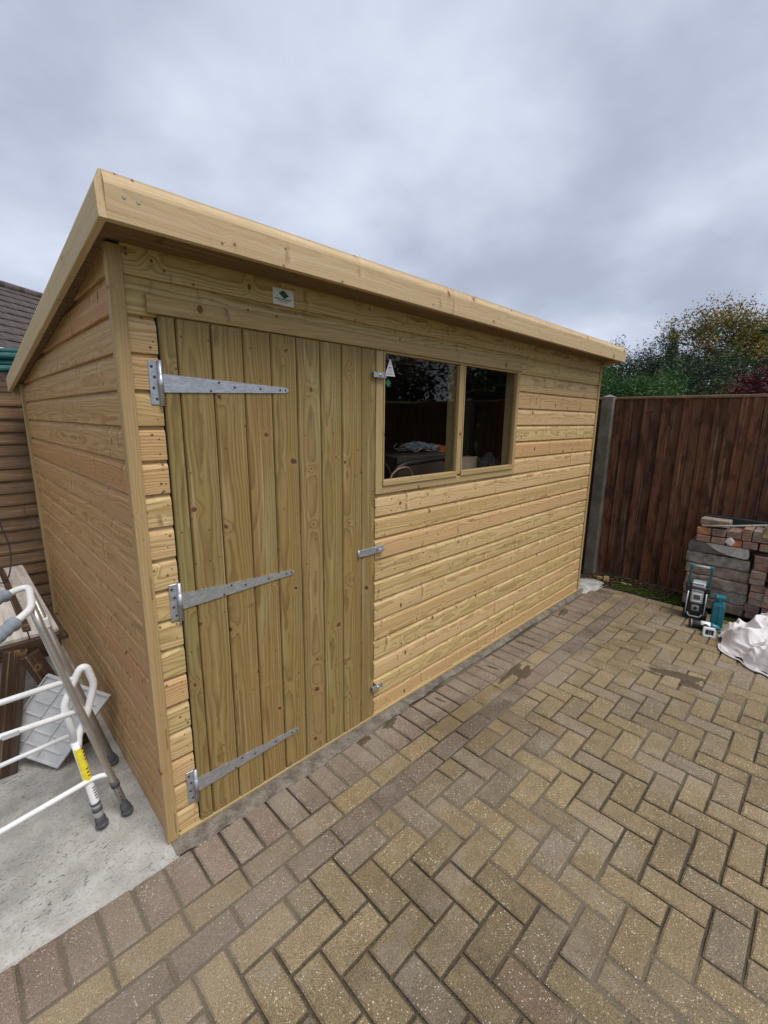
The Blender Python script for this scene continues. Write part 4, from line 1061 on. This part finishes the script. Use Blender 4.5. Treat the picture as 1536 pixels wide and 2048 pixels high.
# top piece: a broken kerb with a curved broken face
bm = bmesh.new(); prof = [(-.765, .505), (-.752, .565), (-.775, .598), (-.86, .598), (-1.172, .598), (-1.180, .515), (-1.16, .506), (-1.08, .512), (-.98, .508)]
A = [bm.verts.new((SX, y, z)) for y, z in prof]; B = [bm.verts.new((4.42, y, z)) for y, z in prof]
bm.faces.new(A); bm.faces.new(list(reversed(B)))
for i in range(len(prof)): bm.faces.new((A[i], B[i], B[(i+1) % len(prof)], A[(i+1) % len(prof)]))
bmesh.ops.recalc_face_normals(bm, faces=bm.faces); bmesh.ops.bevel(bm, geom=bm.edges[:], offset=.006, segments=2, affect='EDGES')
kb = tag(put('concrete_slab', me_from(bm, 'concrete_slab'), 'dark_concrete'), 'broken concrete kerb with a pale face on top of the stack under the bricks', 'slab', 'stacked concrete slabs')
bm = bmesh.new(); prof = [(-.885, .594), (-1.168, .594), (-1.177, .55), (-1.176, .518), (-1.15, .510), (-1.09, .516), (-1.03, .524), (-.985, .537), (-.945, .556), (-.912, .576)]
A = [bm.verts.new((SX-.010+.004*noise.noise(Vector((y*30, z*30, 0))), y, z)) for y, z in prof]; B = [bm.verts.new((SX+.02, y, z)) for y, z in prof]
bm.faces.new(A); bm.faces.new(list(reversed(B)))
for i in range(len(prof)): bm.faces.new((A[i], B[i], B[(i+1) % len(prof)], A[(i+1) % len(prof)]))
bmesh.ops.recalc_face_normals(bm, faces=bm.faces)
put('broken_face', me_from(bm, 'broken_face'), 'pale_concrete', kb)
def brick_me(i, ln=.215, w=.097, h=.0555):
    bm = bmesh.new(); box_bm(bm, 0, ln, 0, w, 0, h, .0045)
    rr = random.Random(i)
    for v in bm.verts: v.co += Vector((rr.uniform(-1, 1), rr.uniform(-1, 1), rr.uniform(-1, 1)))*.0016
    return me_from(bm, 'brick')
BM = [brick_me(i) for i in range(5)]
def brick(x, y, z, lab, mat='brick', rz=0., group='bricks piled against the fence', me=None):
    me = (me or random.choice(BM)); 
    if len(me.materials) and me.materials[0] != MAT[mat]: me = me.copy(); me.materials.clear()
    o = put('brick', me, mat, None, T(x, y, z) @ Matrix.Rotation(rz, 4, 'Z'))
    return tag(o, lab, 'brick', group)
nm = ['first', 'second', 'third', 'fourth', 'fifth', 'sixth', 'seventh', 'eighth', 'ninth', 'tenth']
lowc = [(-.906, 'brick'), (-1.010, 'brick'), (-1.116, 'brick_orange'), (-1.220, 'brick'), (-1.328, 'brick')]
for i, (y, mt) in enumerate(lowc):
    lab = 'bright orange brick with white plaster on its end' if mt == 'brick_orange' else 'brick %s from the left in the lower row on the concrete slabs' % nm[i]
    b_ = brick(SX-.003+random.uniform(-.004, .004), y, .600, lab, mt, random.uniform(-.02, .02))
    if mt == 'brick_orange':
        bm = bmesh.new(); bmesh.ops.create_icosphere(bm, subdivisions=3, radius=1)
        for v in bm.verts:
            p = v.co; k = 1+.5*noise.noise(p*2.2); v.co = Vector((SX-.004+p.x*.006, y+.076+p.y*.030*k, .636+p.z*.030*k))
        put('plaster_lump', me_from(bm, 'plaster_lump', True), 'plaster', b_)
upc = [(-.900, 'brick_brown'), (-1.004, 'brick'), (-1.108, 'brick')]
for i, (y, mt) in enumerate(upc): brick(SX+random.uniform(-.006, .004), y, .6625+.001*i, ['reddish brown brick at the left end of the top row', 'pale edged brick second from the left in the top row', 'dark brick third from the left in the top row'][i], mt, random.uniform(-.02, .02))
bm = bmesh.new(); box_bm(bm, 0, .215, 0, .058, 0, .095, .003); brick(SX, -1.170, .6625, 'brick standing on edge in the top row of the pile', me=me_from(bm, 'brick'))
bm = bmesh.new(); box_bm(bm, 0, .215, 0, .098, 0, .09, .003); brick(SX+.01, -1.275, .6625, 'thick brick right of the one on edge in the top row', me=me_from(bm, 'brick'))
for c, (yy0, cl) in enumerate(((-1.312, 'brick column right of the concrete slabs'), (-1.418, 'next brick column at the picture edge'))):
    zt = .595
    for k in range(10):
        z = .035+k*.0585
        if z > .56: break
        brick(SX-.035+random.uniform(-.022, .022)-c*.02, yy0+random.uniform(-.014, .010), z, 'brick %s from the bottom in the %s' % (nm[k], cl), 'brick', random.uniform(-.04, .04))
tag(put('yellow_stone', rough_block('yellow_stone', SX-.02, SX+.16, -1.345, -1.235, .70, .79, .02, .02, 9.), 'yellow_stone'), 'yellowish stone lump on the right end of the brick pile', 'stone')
tag(put('grey_block', rough_block('grey_block', SX+.02, SX+.14, -1.020, -.815, .745, .797, .008, .003, 4.), 'old_concrete2'), 'flat pinkish grey block on top of the brick pile', 'block')
tag(put('grey_lath', tube('grey_lath', [(SX+.01, -.835, .733), (SX, -1.02, .764), (SX, -1.25, .811), (SX, -1.5, .86)], .0085, 8), 'grey_lath'), 'thin grey lath lying across the top of the brick pile', 'lath')
tag(put('dark_board', box('dark_board', 4.34, 4.40, -1.6, -.815, .55, .80, .004), 'black_plastic'), 'black board edge behind the top of the brick pile', 'board')
tag(put('red_strip', tube('red_strip', [(4.30, -1.26, .835), (4.28, -1.5, .86)], .006, 8), 'brick_orange'), 'thin red strip at the picture edge above the brick pile', 'strip')
tag(put('black_cable', tube('black_cable', smooth_path([(4.05, -.10, -.005), (4.10, -.30, -.002), (4.09, -.50, .0), (4.12, -.62, .012), (4.20, -.70, .09), (4.30, -.70, .25), (4.34, -.73, .45), (4.36, -.80, .58)], 8), .0045, 7), 'cable'), 'black cable looping from the ground up behind the concrete stack', 'cable')
# ------------------------------------------------------------------ site radio
ra = thing('site_radio', 'black and grey site radio with teal carry handle before the slabs', 'radio', (3.92, -.915, PZ), rotz=math.radians(-84))
# local: x = width (image left to right), y = depth away from viewer, z up.  rotz turns local -y to face the camera
RM = WM[ra]
def rp(name, me, mat, par=None): return put(name, me, mat, par or ra, RM)
rp('body', box('body', -.070, .070, -.045, .065, .012, .285, .022, 3), 'black_plastic')
rp('front_face', box('front_face', -.050, .050, -.056, -.03, .045, .255, .012, 3), 'black_plastic')
bez = rp('display_bezel', box('display_bezel', -.044, .044, -.063, -.04, .145, .242, .014, 3), 'grey_plastic')
rp('bezel_ring', box('bezel_ring', -.035, .035, -.0655, -.05, .158, .232, .010, 3), 'silver_plastic', bez)
rp('display', box('display', -.025, .025, -.0668, -.05, .178, .222, .003), 'screen', bez)
rp('button_row', box('button_row', -.027, .027, -.0672, -.05, .162, .168, .002), 'white', bez)
def disc(name, cx, cz, r0, y0, y1, seg=24):
    bm = bmesh.new(); tube_bm(bm, [(cx, y0, cz), (cx, y1, cz)], r0, seg); return me_from(bm, name)
rp('dial_plate', box('dial_plate', -.027, .027, -.060, -.04, .078, .132, .006, 2), 'grey_plastic')
dl = rp('dial', disc('dial', 0, .105, .021, -.045, -.068), 'grey_plastic'); rp('dial_cap', disc('dial_cap', 0, .105, .0135, -.05, -.0715), 'black_plastic', dl)
for sx_ in (-1, 1):
    for z0, z1 in ((.010, .060), (.235, .290)):
        rp('corner_bumper', box('corner_bumper', sx_*.070-.014, sx_*.070+.014, -.056, .07, z0, z1, .010, 2), 'black_plastic')
    rp('side_rail', tube('side_rail', [(sx_*.062, -.058, .05), (sx_*.064, -.060, .15), (sx_*.062, -.058, .24)], .0045, 8), 'silver_plastic')
rp('foot_bar', tube('foot_bar', fillet([(-.050, -.05, .055), (-.040, -.064, .032), (.040, -.064, .032), (.050, -.05, .055)], .015), .007, 8), 'grey_plastic')
rp('foot', box('foot', -.082, -.06, -.055, .06, .0, .022, .006, 2), 'black_plastic'); rp('foot', box('foot', .06, .082, -.055, .06, .0, .022, .006, 2), 'black_plastic')
rp('top_deck', box('top_deck', -.046, .046, -.040, .05, .275, .318, .010, 2), 'silver_plastic')
rp('carry_slot', box('carry_slot', -.04, .036, -.043, -.03, .300, .306, .001), 'black_plastic')
hd = rp('handle', join_me('handle', [(box('t', -.078, -.062, -.012, .012, .20, .455, .005, 2), Matrix()), (box('t', .060, .078, -.014, .014, .20, .455, .005, 2), Matrix())]), 'teal_dark')
rp('handle_grip', tube('handle_grip', [(-.058, 0, .446), (.058, 0, .446)], .0125, 12), 'grey_plastic', hd)
rp('handle_corner', join_me('handle_corner', [(box('t', -.080, -.054, -.015, .015, .43, .460, .007, 2), Matrix()), (box('t', .054, .080, -.016, .016, .43, .460, .007, 2), Matrix())]), 'teal', hd)
tm = text_mesh('makita', .030)
put('lettering', tm, 'white', ra, RM @ basis((0.0, -.0572, .2475), (1, 0, 0), (0, 0, 1), (0, -1, 0)))
# ------------------------------------------------------------------ teal tool case
te = thing('teal_case', 'upright teal plastic tool case with notched top beside the radio', 'tool case', (3.86, -1.075, PZ), rotz=math.radians(-78))
TM = WM[te]
def tpz(name, me, mat, par=None): return put(name, me, mat, par or te, TM)
tpz('case_body', box('case_body', -.040, .040, -.035, .040, 0, .190, .006, 2), 'teal')
tpz('case_ridge', box('case_ridge', -.003, .003, -.038, .0, .004, .168, .001), 'teal_dark')
tpz('case_collar', box('case_collar', -.036, .038, -.031, .036, .1885, .204, .004, 2), 'teal')
tpz('neck', box('neck', -.014, .016, -.022, .026, .202, .236, .004), 'teal')
tpz('cap', box('cap', -.034, .036, -.030, .034, .232, .258, .008, 2), 'teal')
tpz('latch', box('latch', -.022, .022, -.0375, -.03, .172, .183, .001), 'teal_dark')
# ------------------------------------------------------------------ cordless driver lying on the blocks
dr = thing('cordless_driver', 'cordless driver with bare battery socket lying in front of the radio', 'power tool', (3.70, -1.03, PZ), rotz=math.radians(-72))
DM = WM[dr]
def dp(name, me, mat, par=None): return put(name, me, mat, par or dr, DM)
# local x runs left to right in view, -y towards the camera
dp('motor_housing', tube('motor_housing', [(-.105, .02, .034), (-.098, .02, .034), (-.03, .016, .034), (.03, .012, .034)], [.026, .031, .031, .028], 20), 'black_plastic')
dp('end_band', tube('end_band', [(-.095, .02, .034), (-.088, .02, .034)], .0318, 20), 'grey_plastic')
dp('white_shell', tube('white_shell', [(-.03, .016, .037), (.032, .012, .037)], .0298, 20), 'white')
dp('gear_case', tube('gear_case', [(.03, .012, .036), (.05, .01, .035), (.085, .008, .032), (.10, .007, .031)], [.030, .029, .020, .012], 20), 'teal')
dp('bit', tube('bit', [(.10, .007, .031), (.165, .004, .028)], .0035, 8), 'galv')
dp('handle', tube('handle', [(.0, .0, .034), (.005, -.05, .034), (.008, -.095, .036)], [.024, .021, .027], 14), 'black_plastic')
def frame_ring(name, w, h, t, d, mat):
    o_ = [(-w, -h), (w, -h), (w, h), (-w, h)]
    bm = bmesh.new()
    def rr(w, h, r): 
        return [Vector((x, 0, z)) for x, z in [(sx2*(w-r)+r*math.cos(a), sz2*(h-r)+r*math.sin(a)) for sx2, sz2, a0 in ((1, 1, 0), (-1, 1, PI/2), (-1, -1, PI), (1, -1, 1.5*PI)) for a in [a0+PI/2*k/4 for k in range(5)]]]
    O1, I1 = rr(w, h, .012), rr(w-t, h-t, .006); n = len(O1); V = []
    for y in (0, d): V.append(([bm.verts.new(v+Vector((0, y, 0))) for v in O1], [bm.verts.new(v+Vector((0, y, 0))) for v in I1]))
    for i in range(n):
        j = (i+1) % n
        bm.faces.new((V[0][0][i], V[0][0][j], V[0][1][j], V[0][1][i])); bm.faces.new((V[0][0][i], V[1][0][i], V[1][0][j], V[0][0][j])); bm.faces.new((V[0][1][i], V[0][1][j], V[1][1][j], V[1][1][i]))
    bmesh.ops.recalc_face_normals(bm, faces=bm.faces)
    return me_from(bm, name)
sk = dp('battery_socket', frame_ring('battery_socket', .040, .034, .013, .03, 'white'), 'white'); WM[sk] = DM @ T(.010, -.125, .036) @ Matrix.Rotation(-.1, 4, 'X'); setmw(sk, WM[sk], dr)
so = dp('socket_floor', box('socket_floor', -.018, .042, -.112, -.108, .010, .062), 'black_plastic')
dp('contact', box('contact', .004, .008, -.12, -.111, .02, .05), 'grey_plastic'); dp('contact', box('contact', .018, .022, -.12, -.111, .02, .05), 'grey_plastic')
# ------------------------------------------------------------------ dust sheet
def dust_sheet():
    bm = bmesh.new(); N = 150; c = Vector((3.67, -1.535)); V = {}
    hx, hy = .46, .40
    for i in range(N+1):
        for j in range(N+1):
            u, v = i/N*2-1, j/N*2-1
            a = math.atan2(v, u); r = max(abs(u), abs(v))
            edge = 1+.14*noise.noise(Vector((math.cos(a)*1.7, math.sin(a)*1.7, 2.2))) + .06*noise.noise(Vector((math.cos(a)*6, math.sin(a)*6, 4.2)))
            rr_ = r**.9*edge
            x = c.x+math.cos(a)*rr_*hx*(1.0 if math.cos(a) > 0 else 1.0); y = c.y+math.sin(a)*rr_*hy
            p = Vector((x*3.4+.6*noise.noise(Vector((x*4, y*4, 8))), y*3.4+.6*noise.noise(Vector((x*4, y*4, 3))), 1.3))
            ridge = 1-abs(noise.noise(p*1.15))*2.3
            ridge2 = 1-abs(noise.noise(p*2.6+Vector((3, 1, 0))))*2.0
            wq = .05*noise.noise(Vector((x*6, y*6, 1.)))
            fu, fvv = x*.85+y*.5+wq, -x*.5+y*.85+wq*1.5
            fold = 1-2.2*abs(noise.noise(Vector((fu*3.0, fvv*9.5, 4.4)))); fold2 = 1-2.2*abs(noise.noise(Vector((fu*8.0, fvv*19., 7.7))))
            dome = max(0, 1-rr_*rr_)**.65
            fall = min(1, max(0, (1.02-r)*7))
            z = PZ + .012 + dome*(.100+.045*ridge+.014*ridge2) + fall*(.030*max(0, ridge)+.010*ridge2+.046*fold+.018*fold2)
            lobe = .06*math.exp(-((x-3.78)**2+(y+1.36)**2)/.012)
            V[i, j] = bm.verts.new((x, y, max(PZ+.004, z+lobe)))
    for i in range(N):
        for j in range(N): bm.faces.new((V[i, j], V[i+1, j], V[i+1, j+1], V[i, j+1]))
    return me_from(bm, 'dust_sheet', True)
ds_ = put('dust_sheet', dust_sheet(), 'cloth'); tag(ds_, 'crumpled pale dust sheet heaped on the paving at the right edge', 'dust sheet')
def hem():
    bm = bmesh.new()
    for off, s in ((0., 1.), (.015, 2.)):
        pts = []
        for k in range(90):
            a = PI*.62+PI*.95*k/89
            edge = 1.0+.14*noise.noise(Vector((math.cos(a)*1.7, math.sin(a)*1.7, 2.2))) + .06*noise.noise(Vector((math.cos(a)*6, math.sin(a)*6, 4.2)))
            w = .02*noise.noise(Vector((k*.13, s, 0)))
            pts.append((3.67+math.cos(a)*(edge+off+w)*.46, -1.535+math.sin(a)*(edge+off+w)*.40, PZ+.008+.012*abs(noise.noise(Vector((k*.21, s*3, 1))))))
        tube_bm(bm, pts, .0065, 6)
    return me_from(bm, 'hem', True)
put('hem', hem(), 'cloth', ds_)
# ------------------------------------------------------------------ litter and moss along the fence foot
def scatter_quads(name, n, fn, size, mat, parent=None, seed=1, lab=None, cat=None, up=.4):
    rr = random.Random(seed); vs, fs = [], []
    for _ in range(n):
        p = Vector(fn(rr)); s = size*rr.uniform(.6, 1.3)
        t = Vector((rr.gauss(0, 1), rr.gauss(0, 1), rr.gauss(0, up))).normalized(); w = t.cross(Vector((rr.gauss(0, 1), rr.gauss(0, 1), rr.gauss(0, 1)))).normalized()
        k = len(vs); vs += [p-t*s*.5, p+w*s*.26, p+t*s*.5, p-w*s*.26]; fs.append((k, k+1, k+2, k+3))
    me = bpy.data.meshes.new(name); me.from_pydata([tuple(v) for v in vs], [], fs)
    o = put(name, me, mat, parent, kind='stuff')
    if lab: o['label'] = lab; o['category'] = cat
    return o
def mossfn(r):
    y = r.uniform(-.78, -.18); x = r.uniform(4.13, 4.13+.13+.15*max(0, noise.noise(Vector((y*7, 2, 0)))+.4)); return (x, y, -.035+r.random()*.035)
scatter_quads('moss', 9000, mossfn, .016, 'moss', None, 1, 'bright green moss at the foot of the dark fence', 'moss', up=1.5)
scatter_quads('moss_patch', 1500, lambda r: (r.uniform(4.03, 4.12), r.uniform(-1.22, -1.05), -.015+r.random()*.015), .012, 'moss', None, 3, 'thin moss in front of the concrete stack', 'moss', up=1.5)
scatter_quads('leaf_litter', 900, lambda r: (4.14+.34*r.random()**.8, r.uniform(-.85, .12), -.03+r.random()*.03), .035, 'leaf_litter', None, 2, 'brown fallen leaves along the foot of the dark fence', 'leaves')
# pale mortar spill at the far end of the base
def spill():
    bm = bmesh.new(); n = 36; c = bm.verts.new((4.02, .02, .002)); Rg = []
    for i in range(n):
        a = 2*PI*i/n; w = 1+.4*noise.noise(Vector((math.cos(a)*2, math.sin(a)*2, 7)))
        Rg.append(bm.verts.new((4.02+.27*w*math.cos(a), .03+.16*w*math.sin(a), -.03)))
    mid = [bm.verts.new((4.02+(v.co.x-4.02)*.7, .02+(v.co.y-.03)*.7, -.004+.010*noise.noise(v.co*9))) for v in Rg]
    for i in range(n):
        j = (i+1) % n; bm.faces.new((c, mid[i], mid[j])); bm.faces.new((mid[i], Rg[i], Rg[j], mid[j]))
    return me_from(bm, 'mortar_spill', True)
put('mortar_spill', spill(), 'spill', base, kind='stuff')
for i, (x, y, z, l, w, h, a) in enumerate(((4.30, -.10, -.03, .10, .05, .055, .3), (4.36, -.02, -.03, .07, .06, .03, 1.0), (4.28, -.26, -.035, .09, .06, .04, -.4))):
    lab = ['upright timber offcut on the litter by the concrete post', 'small flat timber offcut nearest the concrete post', 'buff timber offcut lying beside the moss'][i]
    tag(put('timber_offcut', box('timber_offcut', 0, l, 0, w, 0, h, .002), 'trim', None, T(x, y, z) @ Matrix.Rotation(a, 4, 'Z') @ Matrix.Rotation(.2, 4, 'Y')), lab, 'offcut', 'timber offcuts by the fence')

# ------------------------------------------------------------------ trees and hedges beyond the fence
def branch_paths(rr, base, h, spread, levels, trunk_r, lean=(0, 0)):
    """returns tube list and tips"""
    tubes, tips = [], []
    def grow(p, d, ln, r, lv):
        n = 4; pts = [p]; q = p.copy(); dd = d.copy()
        for k in range(n):
            dd = (dd+Vector((rr.gauss(0, .12), rr.gauss(0, .12), rr.gauss(.02, .06)))).normalized(); q = q+dd*ln/n; pts.append(q.copy())
        tubes.append((pts, [r*(1-.5*k/n) for k in range(n+1)]))
        if lv == 0: tips.append((q, dd)); return
        for _ in range(rr.randint(3, 4)):
            t = rr.uniform(.45, 1.0); s = pts[min(n, int(t*n))]
            nd = (dd*rr.uniform(.4, .9)+Vector((rr.gauss(0, spread), rr.gauss(0, spread), rr.gauss(.15, spread*.5)))).normalized()
            grow(s, nd, ln*rr.uniform(.55, .8), r*.5, lv-1)
        tips.append((q, dd))
    grow(Vector(base), Vector((lean[0], lean[1], 1)).normalized(), h, trunk_r, levels)
    return tubes, tips
def leaves_mesh(name, pts, per, rad, size, seed, droop=0., flat=1.0, aspect=.5):
    rr = random.Random(seed); vs, fs = [], []
    for (p, d) in pts:
        c = p
        for _ in range(per):
            o_ = Vector((rr.gauss(0, rad), rr.gauss(0, rad), rr.gauss(0, rad*flat)-droop*abs(rr.gauss(0, rad))))
            q = c+o_; s = size*rr.uniform(.55, 1.25)
            t = (d*.5+Vector((rr.gauss(0, 1), rr.gauss(0, 1), rr.gauss(0, .6)-droop))).normalized(); w = t.cross(Vector((rr.gauss(0, 1), rr.gauss(0, 1), rr.gauss(0, 1)))).normalized()
            k = len(vs); vs += [q-t*s*.5, q+w*s*.5*aspect, q+t*s*.5, q-w*s*.5*aspect]; fs.append((k, k+1, k+2, k+3))
    me = bpy.data.meshes.new(name); me.from_pydata([tuple(v) for v in vs], [], fs); return me
def tree(name, lab, base_, h, levels, spread, tr, leafmat, per, rad, size, seed, lean=(0, 0), cat='tree', group=None, droop=.0):
    rr = random.Random(seed); t = thing(name, lab, cat, base_, group)
    tubes, tips = branch_paths(rr, base_, h, spread, levels, tr, lean)
    bm = bmesh.new()
    for i, (pts, rad_) in enumerate(tubes): tube_bm(bm, pts, rad_, 6, caps=False)
    put('trunk', me_from(bm, 'trunk', True), 'bark', t)
    put('crown', leaves_mesh('crown', tips, per, rad, size, seed+1, droop), leafmat, t)
    return t
def mound(name, lab, c, r, n, leafmat, size, seed, cat='shrub', group=None, stem=True, rough_=.35, aspect=.4):
    """bushy plant: leaves spread through an uneven shell, clumps with gaps"""
    rr = random.Random(seed); t = thing(name, lab, cat, (c[0], c[1], 0), group); pts = []
    while len(pts) < n//14:
        d = Vector((rr.gauss(0, 1), rr.gauss(0, 1), rr.gauss(0, 1))).normalized()
        k = (.62+.38*rr.random()**.5)*(1+rough_*noise.noise(d*2.3+Vector((seed, 0, 0)))+.18*noise.noise(d*6+Vector((0, seed, 0))))
        if noise.noise(d*4+Vector((0, 0, seed))) < -.30: continue
        p = Vector((c[0]+d.x*r[0]*k, c[1]+d.y*r[1]*k, c[2]+d.z*r[2]*k))
        pts.append((p, d+Vector((0, 0, .3))))
    cr = put('crown', leaves_mesh('crown', pts, 14, size*1.1, size, seed, 0, .8, aspect), leafmat, t)
    bm = bmesh.new(); bmesh.ops.create_icosphere(bm, subdivisions=4, radius=1)
    for v in bm.verts:
        d = v.co.normalized(); k = .70*(1+rough_*noise.noise(d*2.3+Vector((seed, 0, 0)))+.18*noise.noise(d*6+Vector((0, seed, 0)))+.12*noise.noise(d*14))
        v.co = Vector((c[0]+d.x*r[0]*k, c[1]+d.y*r[1]*k, c[2]+d.z*r[2]*k))
    put('inner_foliage', me_from(bm, 'inner_foliage', True), leafmat, cr)
    bm = bmesh.new()
    for _ in range(7):
        d = Vector((rr.gauss(0, .5), rr.gauss(0, .5), 1)).normalized(); tube_bm(bm, [(c[0], c[1], -.1), (c[0]+d.x*r[0]*.3, c[1]+d.y*r[1]*.3, c[2]), (c[0]+d.x*r[0]*.7, c[1]+d.y*r[1]*.7, c[2]+r[2]*.5)], [.05, .035, .012], 6, caps=False)
    put('stem', me_from(bm, 'stem', True), 'bark', t)
    return t
def pix(px, py, X):      # helper used only for choosing real places behind the fence
    d = fwd + rgt*((px-768)/FPX) - upv*((py-1024)/FPX); return CAM + d*((X-CAM.x)/d.x)
# conifer hedge bushes, left to right behind the fence
hed = [(8.0, 2.60, 1.25, (1.0, .8, 1.42), 'leaf_conifer', 'bright green conifer bush next to the shed roof end'), (7.6, 1.65, 1.18, (.9, .8, 1.30), 'leaf_conifer', 'bright green conifer bush second from the shed end'),
       (7.9, .72, 1.12, (.9, .75, 1.25), 'leaf_conifer', 'bright green conifer bush left of the red tree'), (10.5, 2.55, 1.6, (1.2, 1.1, 1.62), 'leaf_dark', 'dark evergreen bush behind the conifers near the shed'),
       (10.8, 1.45, 1.6, (1.2, .9, 1.60), 'leaf_dark', 'dark evergreen bush below the tall thin cypress'), (9.6, .25, 1.15, (1.1, .9, 1.6), 'leaf_dark', 'dark evergreen mass under the yellowing tree')]
for i, (x, y, z, r, lm, lab) in enumerate(hed): mound('conifer_bush' if lm == 'leaf_conifer' else 'evergreen_bush', lab, (x, y, z), r, 36000, lm, .075 if lm == 'leaf_conifer' else .08, 20+i, 'bush', 'bushes beyond the fence', aspect=.22)
def cypress(c, h, r, lab, seed):
    rr = random.Random(seed); t = thing('cypress', lab, 'tree', c); pts = []
    for _ in range(320):
        u = rr.random(); a = rr.uniform(0, 2*PI); q = r*(1-u)**.7*(.6+.4*rr.random()); pts.append((Vector((c[0]+q*math.cos(a), c[1]+q*math.sin(a), c[2]+.3+u*(h-.3))), Vector((0, 0, 1))))
    put('crown', leaves_mesh('crown', pts, 12, .06, .12, seed, 0, 1, .3), 'leaf_dark', t)
    put('trunk', tube('trunk', [(c[0], c[1], c[2]), (c[0], c[1], c[2]+h*.9)], [.08, .02], 8), 'bark', t)
cypress((14.0, 2.05, -.1), 4.05, .28, 'thin dark cypress poking above the bushes', 3)
tree('autumn_tree', 'tall tree with yellowing leaves and open branches beyond the fence', (13.2, .55, -.1), 2.75, 5, .55, .15, 'leaf_autumn', 30, .085, .062, 31)
tree('olive_tree', 'dark olive leaved tree at the right picture edge behind the yellowing tree', (14.0, -1.9, -.1), 2.6, 5, .50, .16, 'leaf_olive', 34, .12, .07, 45)
mound('red_maple', 'purple red maple above the fence at the right edge', (7.2, -.98, 1.72), (.75, .62, .62), 16000, 'leaf_red', .065, 52, 'tree', None, aspect=.3)
mound('olive_bush', 'olive green shrub between the conifers and the red maple', (8.6, -.15, 1.0), (.9, .7, 1.25), 16000, 'leaf_olive', .065, 61, 'bush', 'bushes beyond the fence')
# trees farther along the fence: seen mirrored in the window panes
for i, (x, y, h, lm) in enumerate(((7.0, -2.7, 1.7, 'leaf_dark'), (8.2, -4.2, 1.8, 'leaf_olive'), (7.4, -5.6, 1.8, 'leaf_dark'), (9.5, -3.3, 2.0, 'leaf_olive'))):
    tree('garden_tree', ['dark tree just right of the red maple, mirrored in the window', 'olive tree mirrored in the first window pane', 'dark tree farther along the fence, mirrored in the first pane', 'olive tree behind the dark one, mirrored in the second pane', 'farthest dark tree right along the fence'][i], (x, y, -.1), h, 4, .55, .12, lm, 20, .20, .12, 80+i, group='trees along the fence to the right')
# ------------------------------------------------------------------ neighbour's house and green awning on the left
def house():
    dvec = Vector((.80, .60, 0)); nv = Vector((-.60, .80, 0)); pitch = math.radians(35)
    d = fwd + rgt*((0-768)/FPX) - upv*((697-1024)/FPX); Gp = CAM + d*((8.0-CAM.y)/d.y)
    hs = thing('neighbour_house', 'neighbouring house with dark tiled roof behind the lap fence', 'house', (Gp.x, Gp.y, -.1))
    sl = Vector((nv.x*math.cos(pitch), nv.y*math.cos(pitch), math.sin(pitch)))
    nn = dvec.cross(sl); nn = nn if nn.z > 0 else -nn
    O = Gp - dvec*2.2
    rf = thing('roof', '', ''); del rf['label']; del rf['category']; setmw(rf, T(*O), hs)
    # slope length so that the ridge meets its place
    best = None
    for k in range(100, 700):
        L_ = k*.01
        for t_ in (0.,):
            pr = project(Gp+sl*L_+dvec*0)
            pr2 = project(Gp+sl*L_+dvec*.3)
            # y of the ridge line at px 0
            yy = pr[1]+(0-pr[0])*(pr2[1]-pr[1])/(pr2[0]-pr[0])
            if best is None or abs(yy-572) < best[0]: best = (abs(yy-572), L_)
    LL = best[1]; rows = max(8, int(round(LL/.27))); g = LL/rows; cols = 20; cw = .30
    me = prism('roof_tile', [(0, 0), (0, .020), (.006, .024), (g*1.15, .004), (g*1.15, -.012)], cw-.004)
    for r_ in range(rows):
        for c_ in range(cols):
            P_ = O + sl*(g*r_) + dvec*(c_*cw + (cw/2 if r_ % 2 else 0)) + nn*(.012+random.uniform(0, .007))
            put('roof_tile', me, 'tile', rf, basis(P_, dvec, sl, nn))
    put('roof_deck', box('roof_deck', 0, cols*cw, 0, LL+.02, -.06, -.014), 'felt', rf, basis(O, dvec, sl, nn))
    for c_ in range(14):
        put('ridge_tile', tube('ridge_tile', [(0, 0, 0), (.44, 0, 0)], .11, 10), 'tile', rf, basis(O+sl*LL+dvec*c_*.445+nn*.0, dvec, nv, Vector((0, 0, 1))))
    put('gutter', tube('gutter', [tuple(O+Vector((0, 0, -.04))-nv*.04), tuple(O+dvec*6+Vector((0, 0, -.04))-nv*.04)], .055, 10), 'gutter', hs)
    put('wall', box('wall', 0, 6, .25, .5, 0, Gp.z), 'brickwall', hs, basis((O.x, O.y, -.1), dvec, nv, Vector((0, 0, 1))))
    put('rear_roof', box('rear_roof', 0, cols*cw, 0, LL, -.06, 0), 'tile', hs, basis(O+sl*LL+nv*.02, dvec, Vector((nv.x*math.cos(pitch), nv.y*math.cos(pitch), -math.sin(pitch))), Vector((nn.x-2*nn.dot(nv)*nv.x, nn.y-2*nn.dot(nv)*nv.y, nn.z))))
house()
aw = thing('garden_awning', 'folded green canvas awning above the lap fence', 'awning', (-.5, 3.3, 0))
for i, (dy, z, r_) in enumerate(((0, 1.955, .03), (.03, 2.005, .028), (.01, 2.055, .03), (.04, 2.10, .022))):
    put('canvas_fold', tube('canvas_fold', [(-1.6, 3.3+dy, z-.05), (-.8, 3.29+dy, z+.004-.02), (0.0, 3.3+dy, z), (.5, 3.3+dy, z+.03)], r_, 10), 'awning', aw)
put('post', box('post', -1.4, -1.35, 3.28, 3.33, 0, 1.98), 'bench', aw)
put('post', box('post', .40, .45, 3.28, 3.33, 0, 2.02), 'bench', aw)
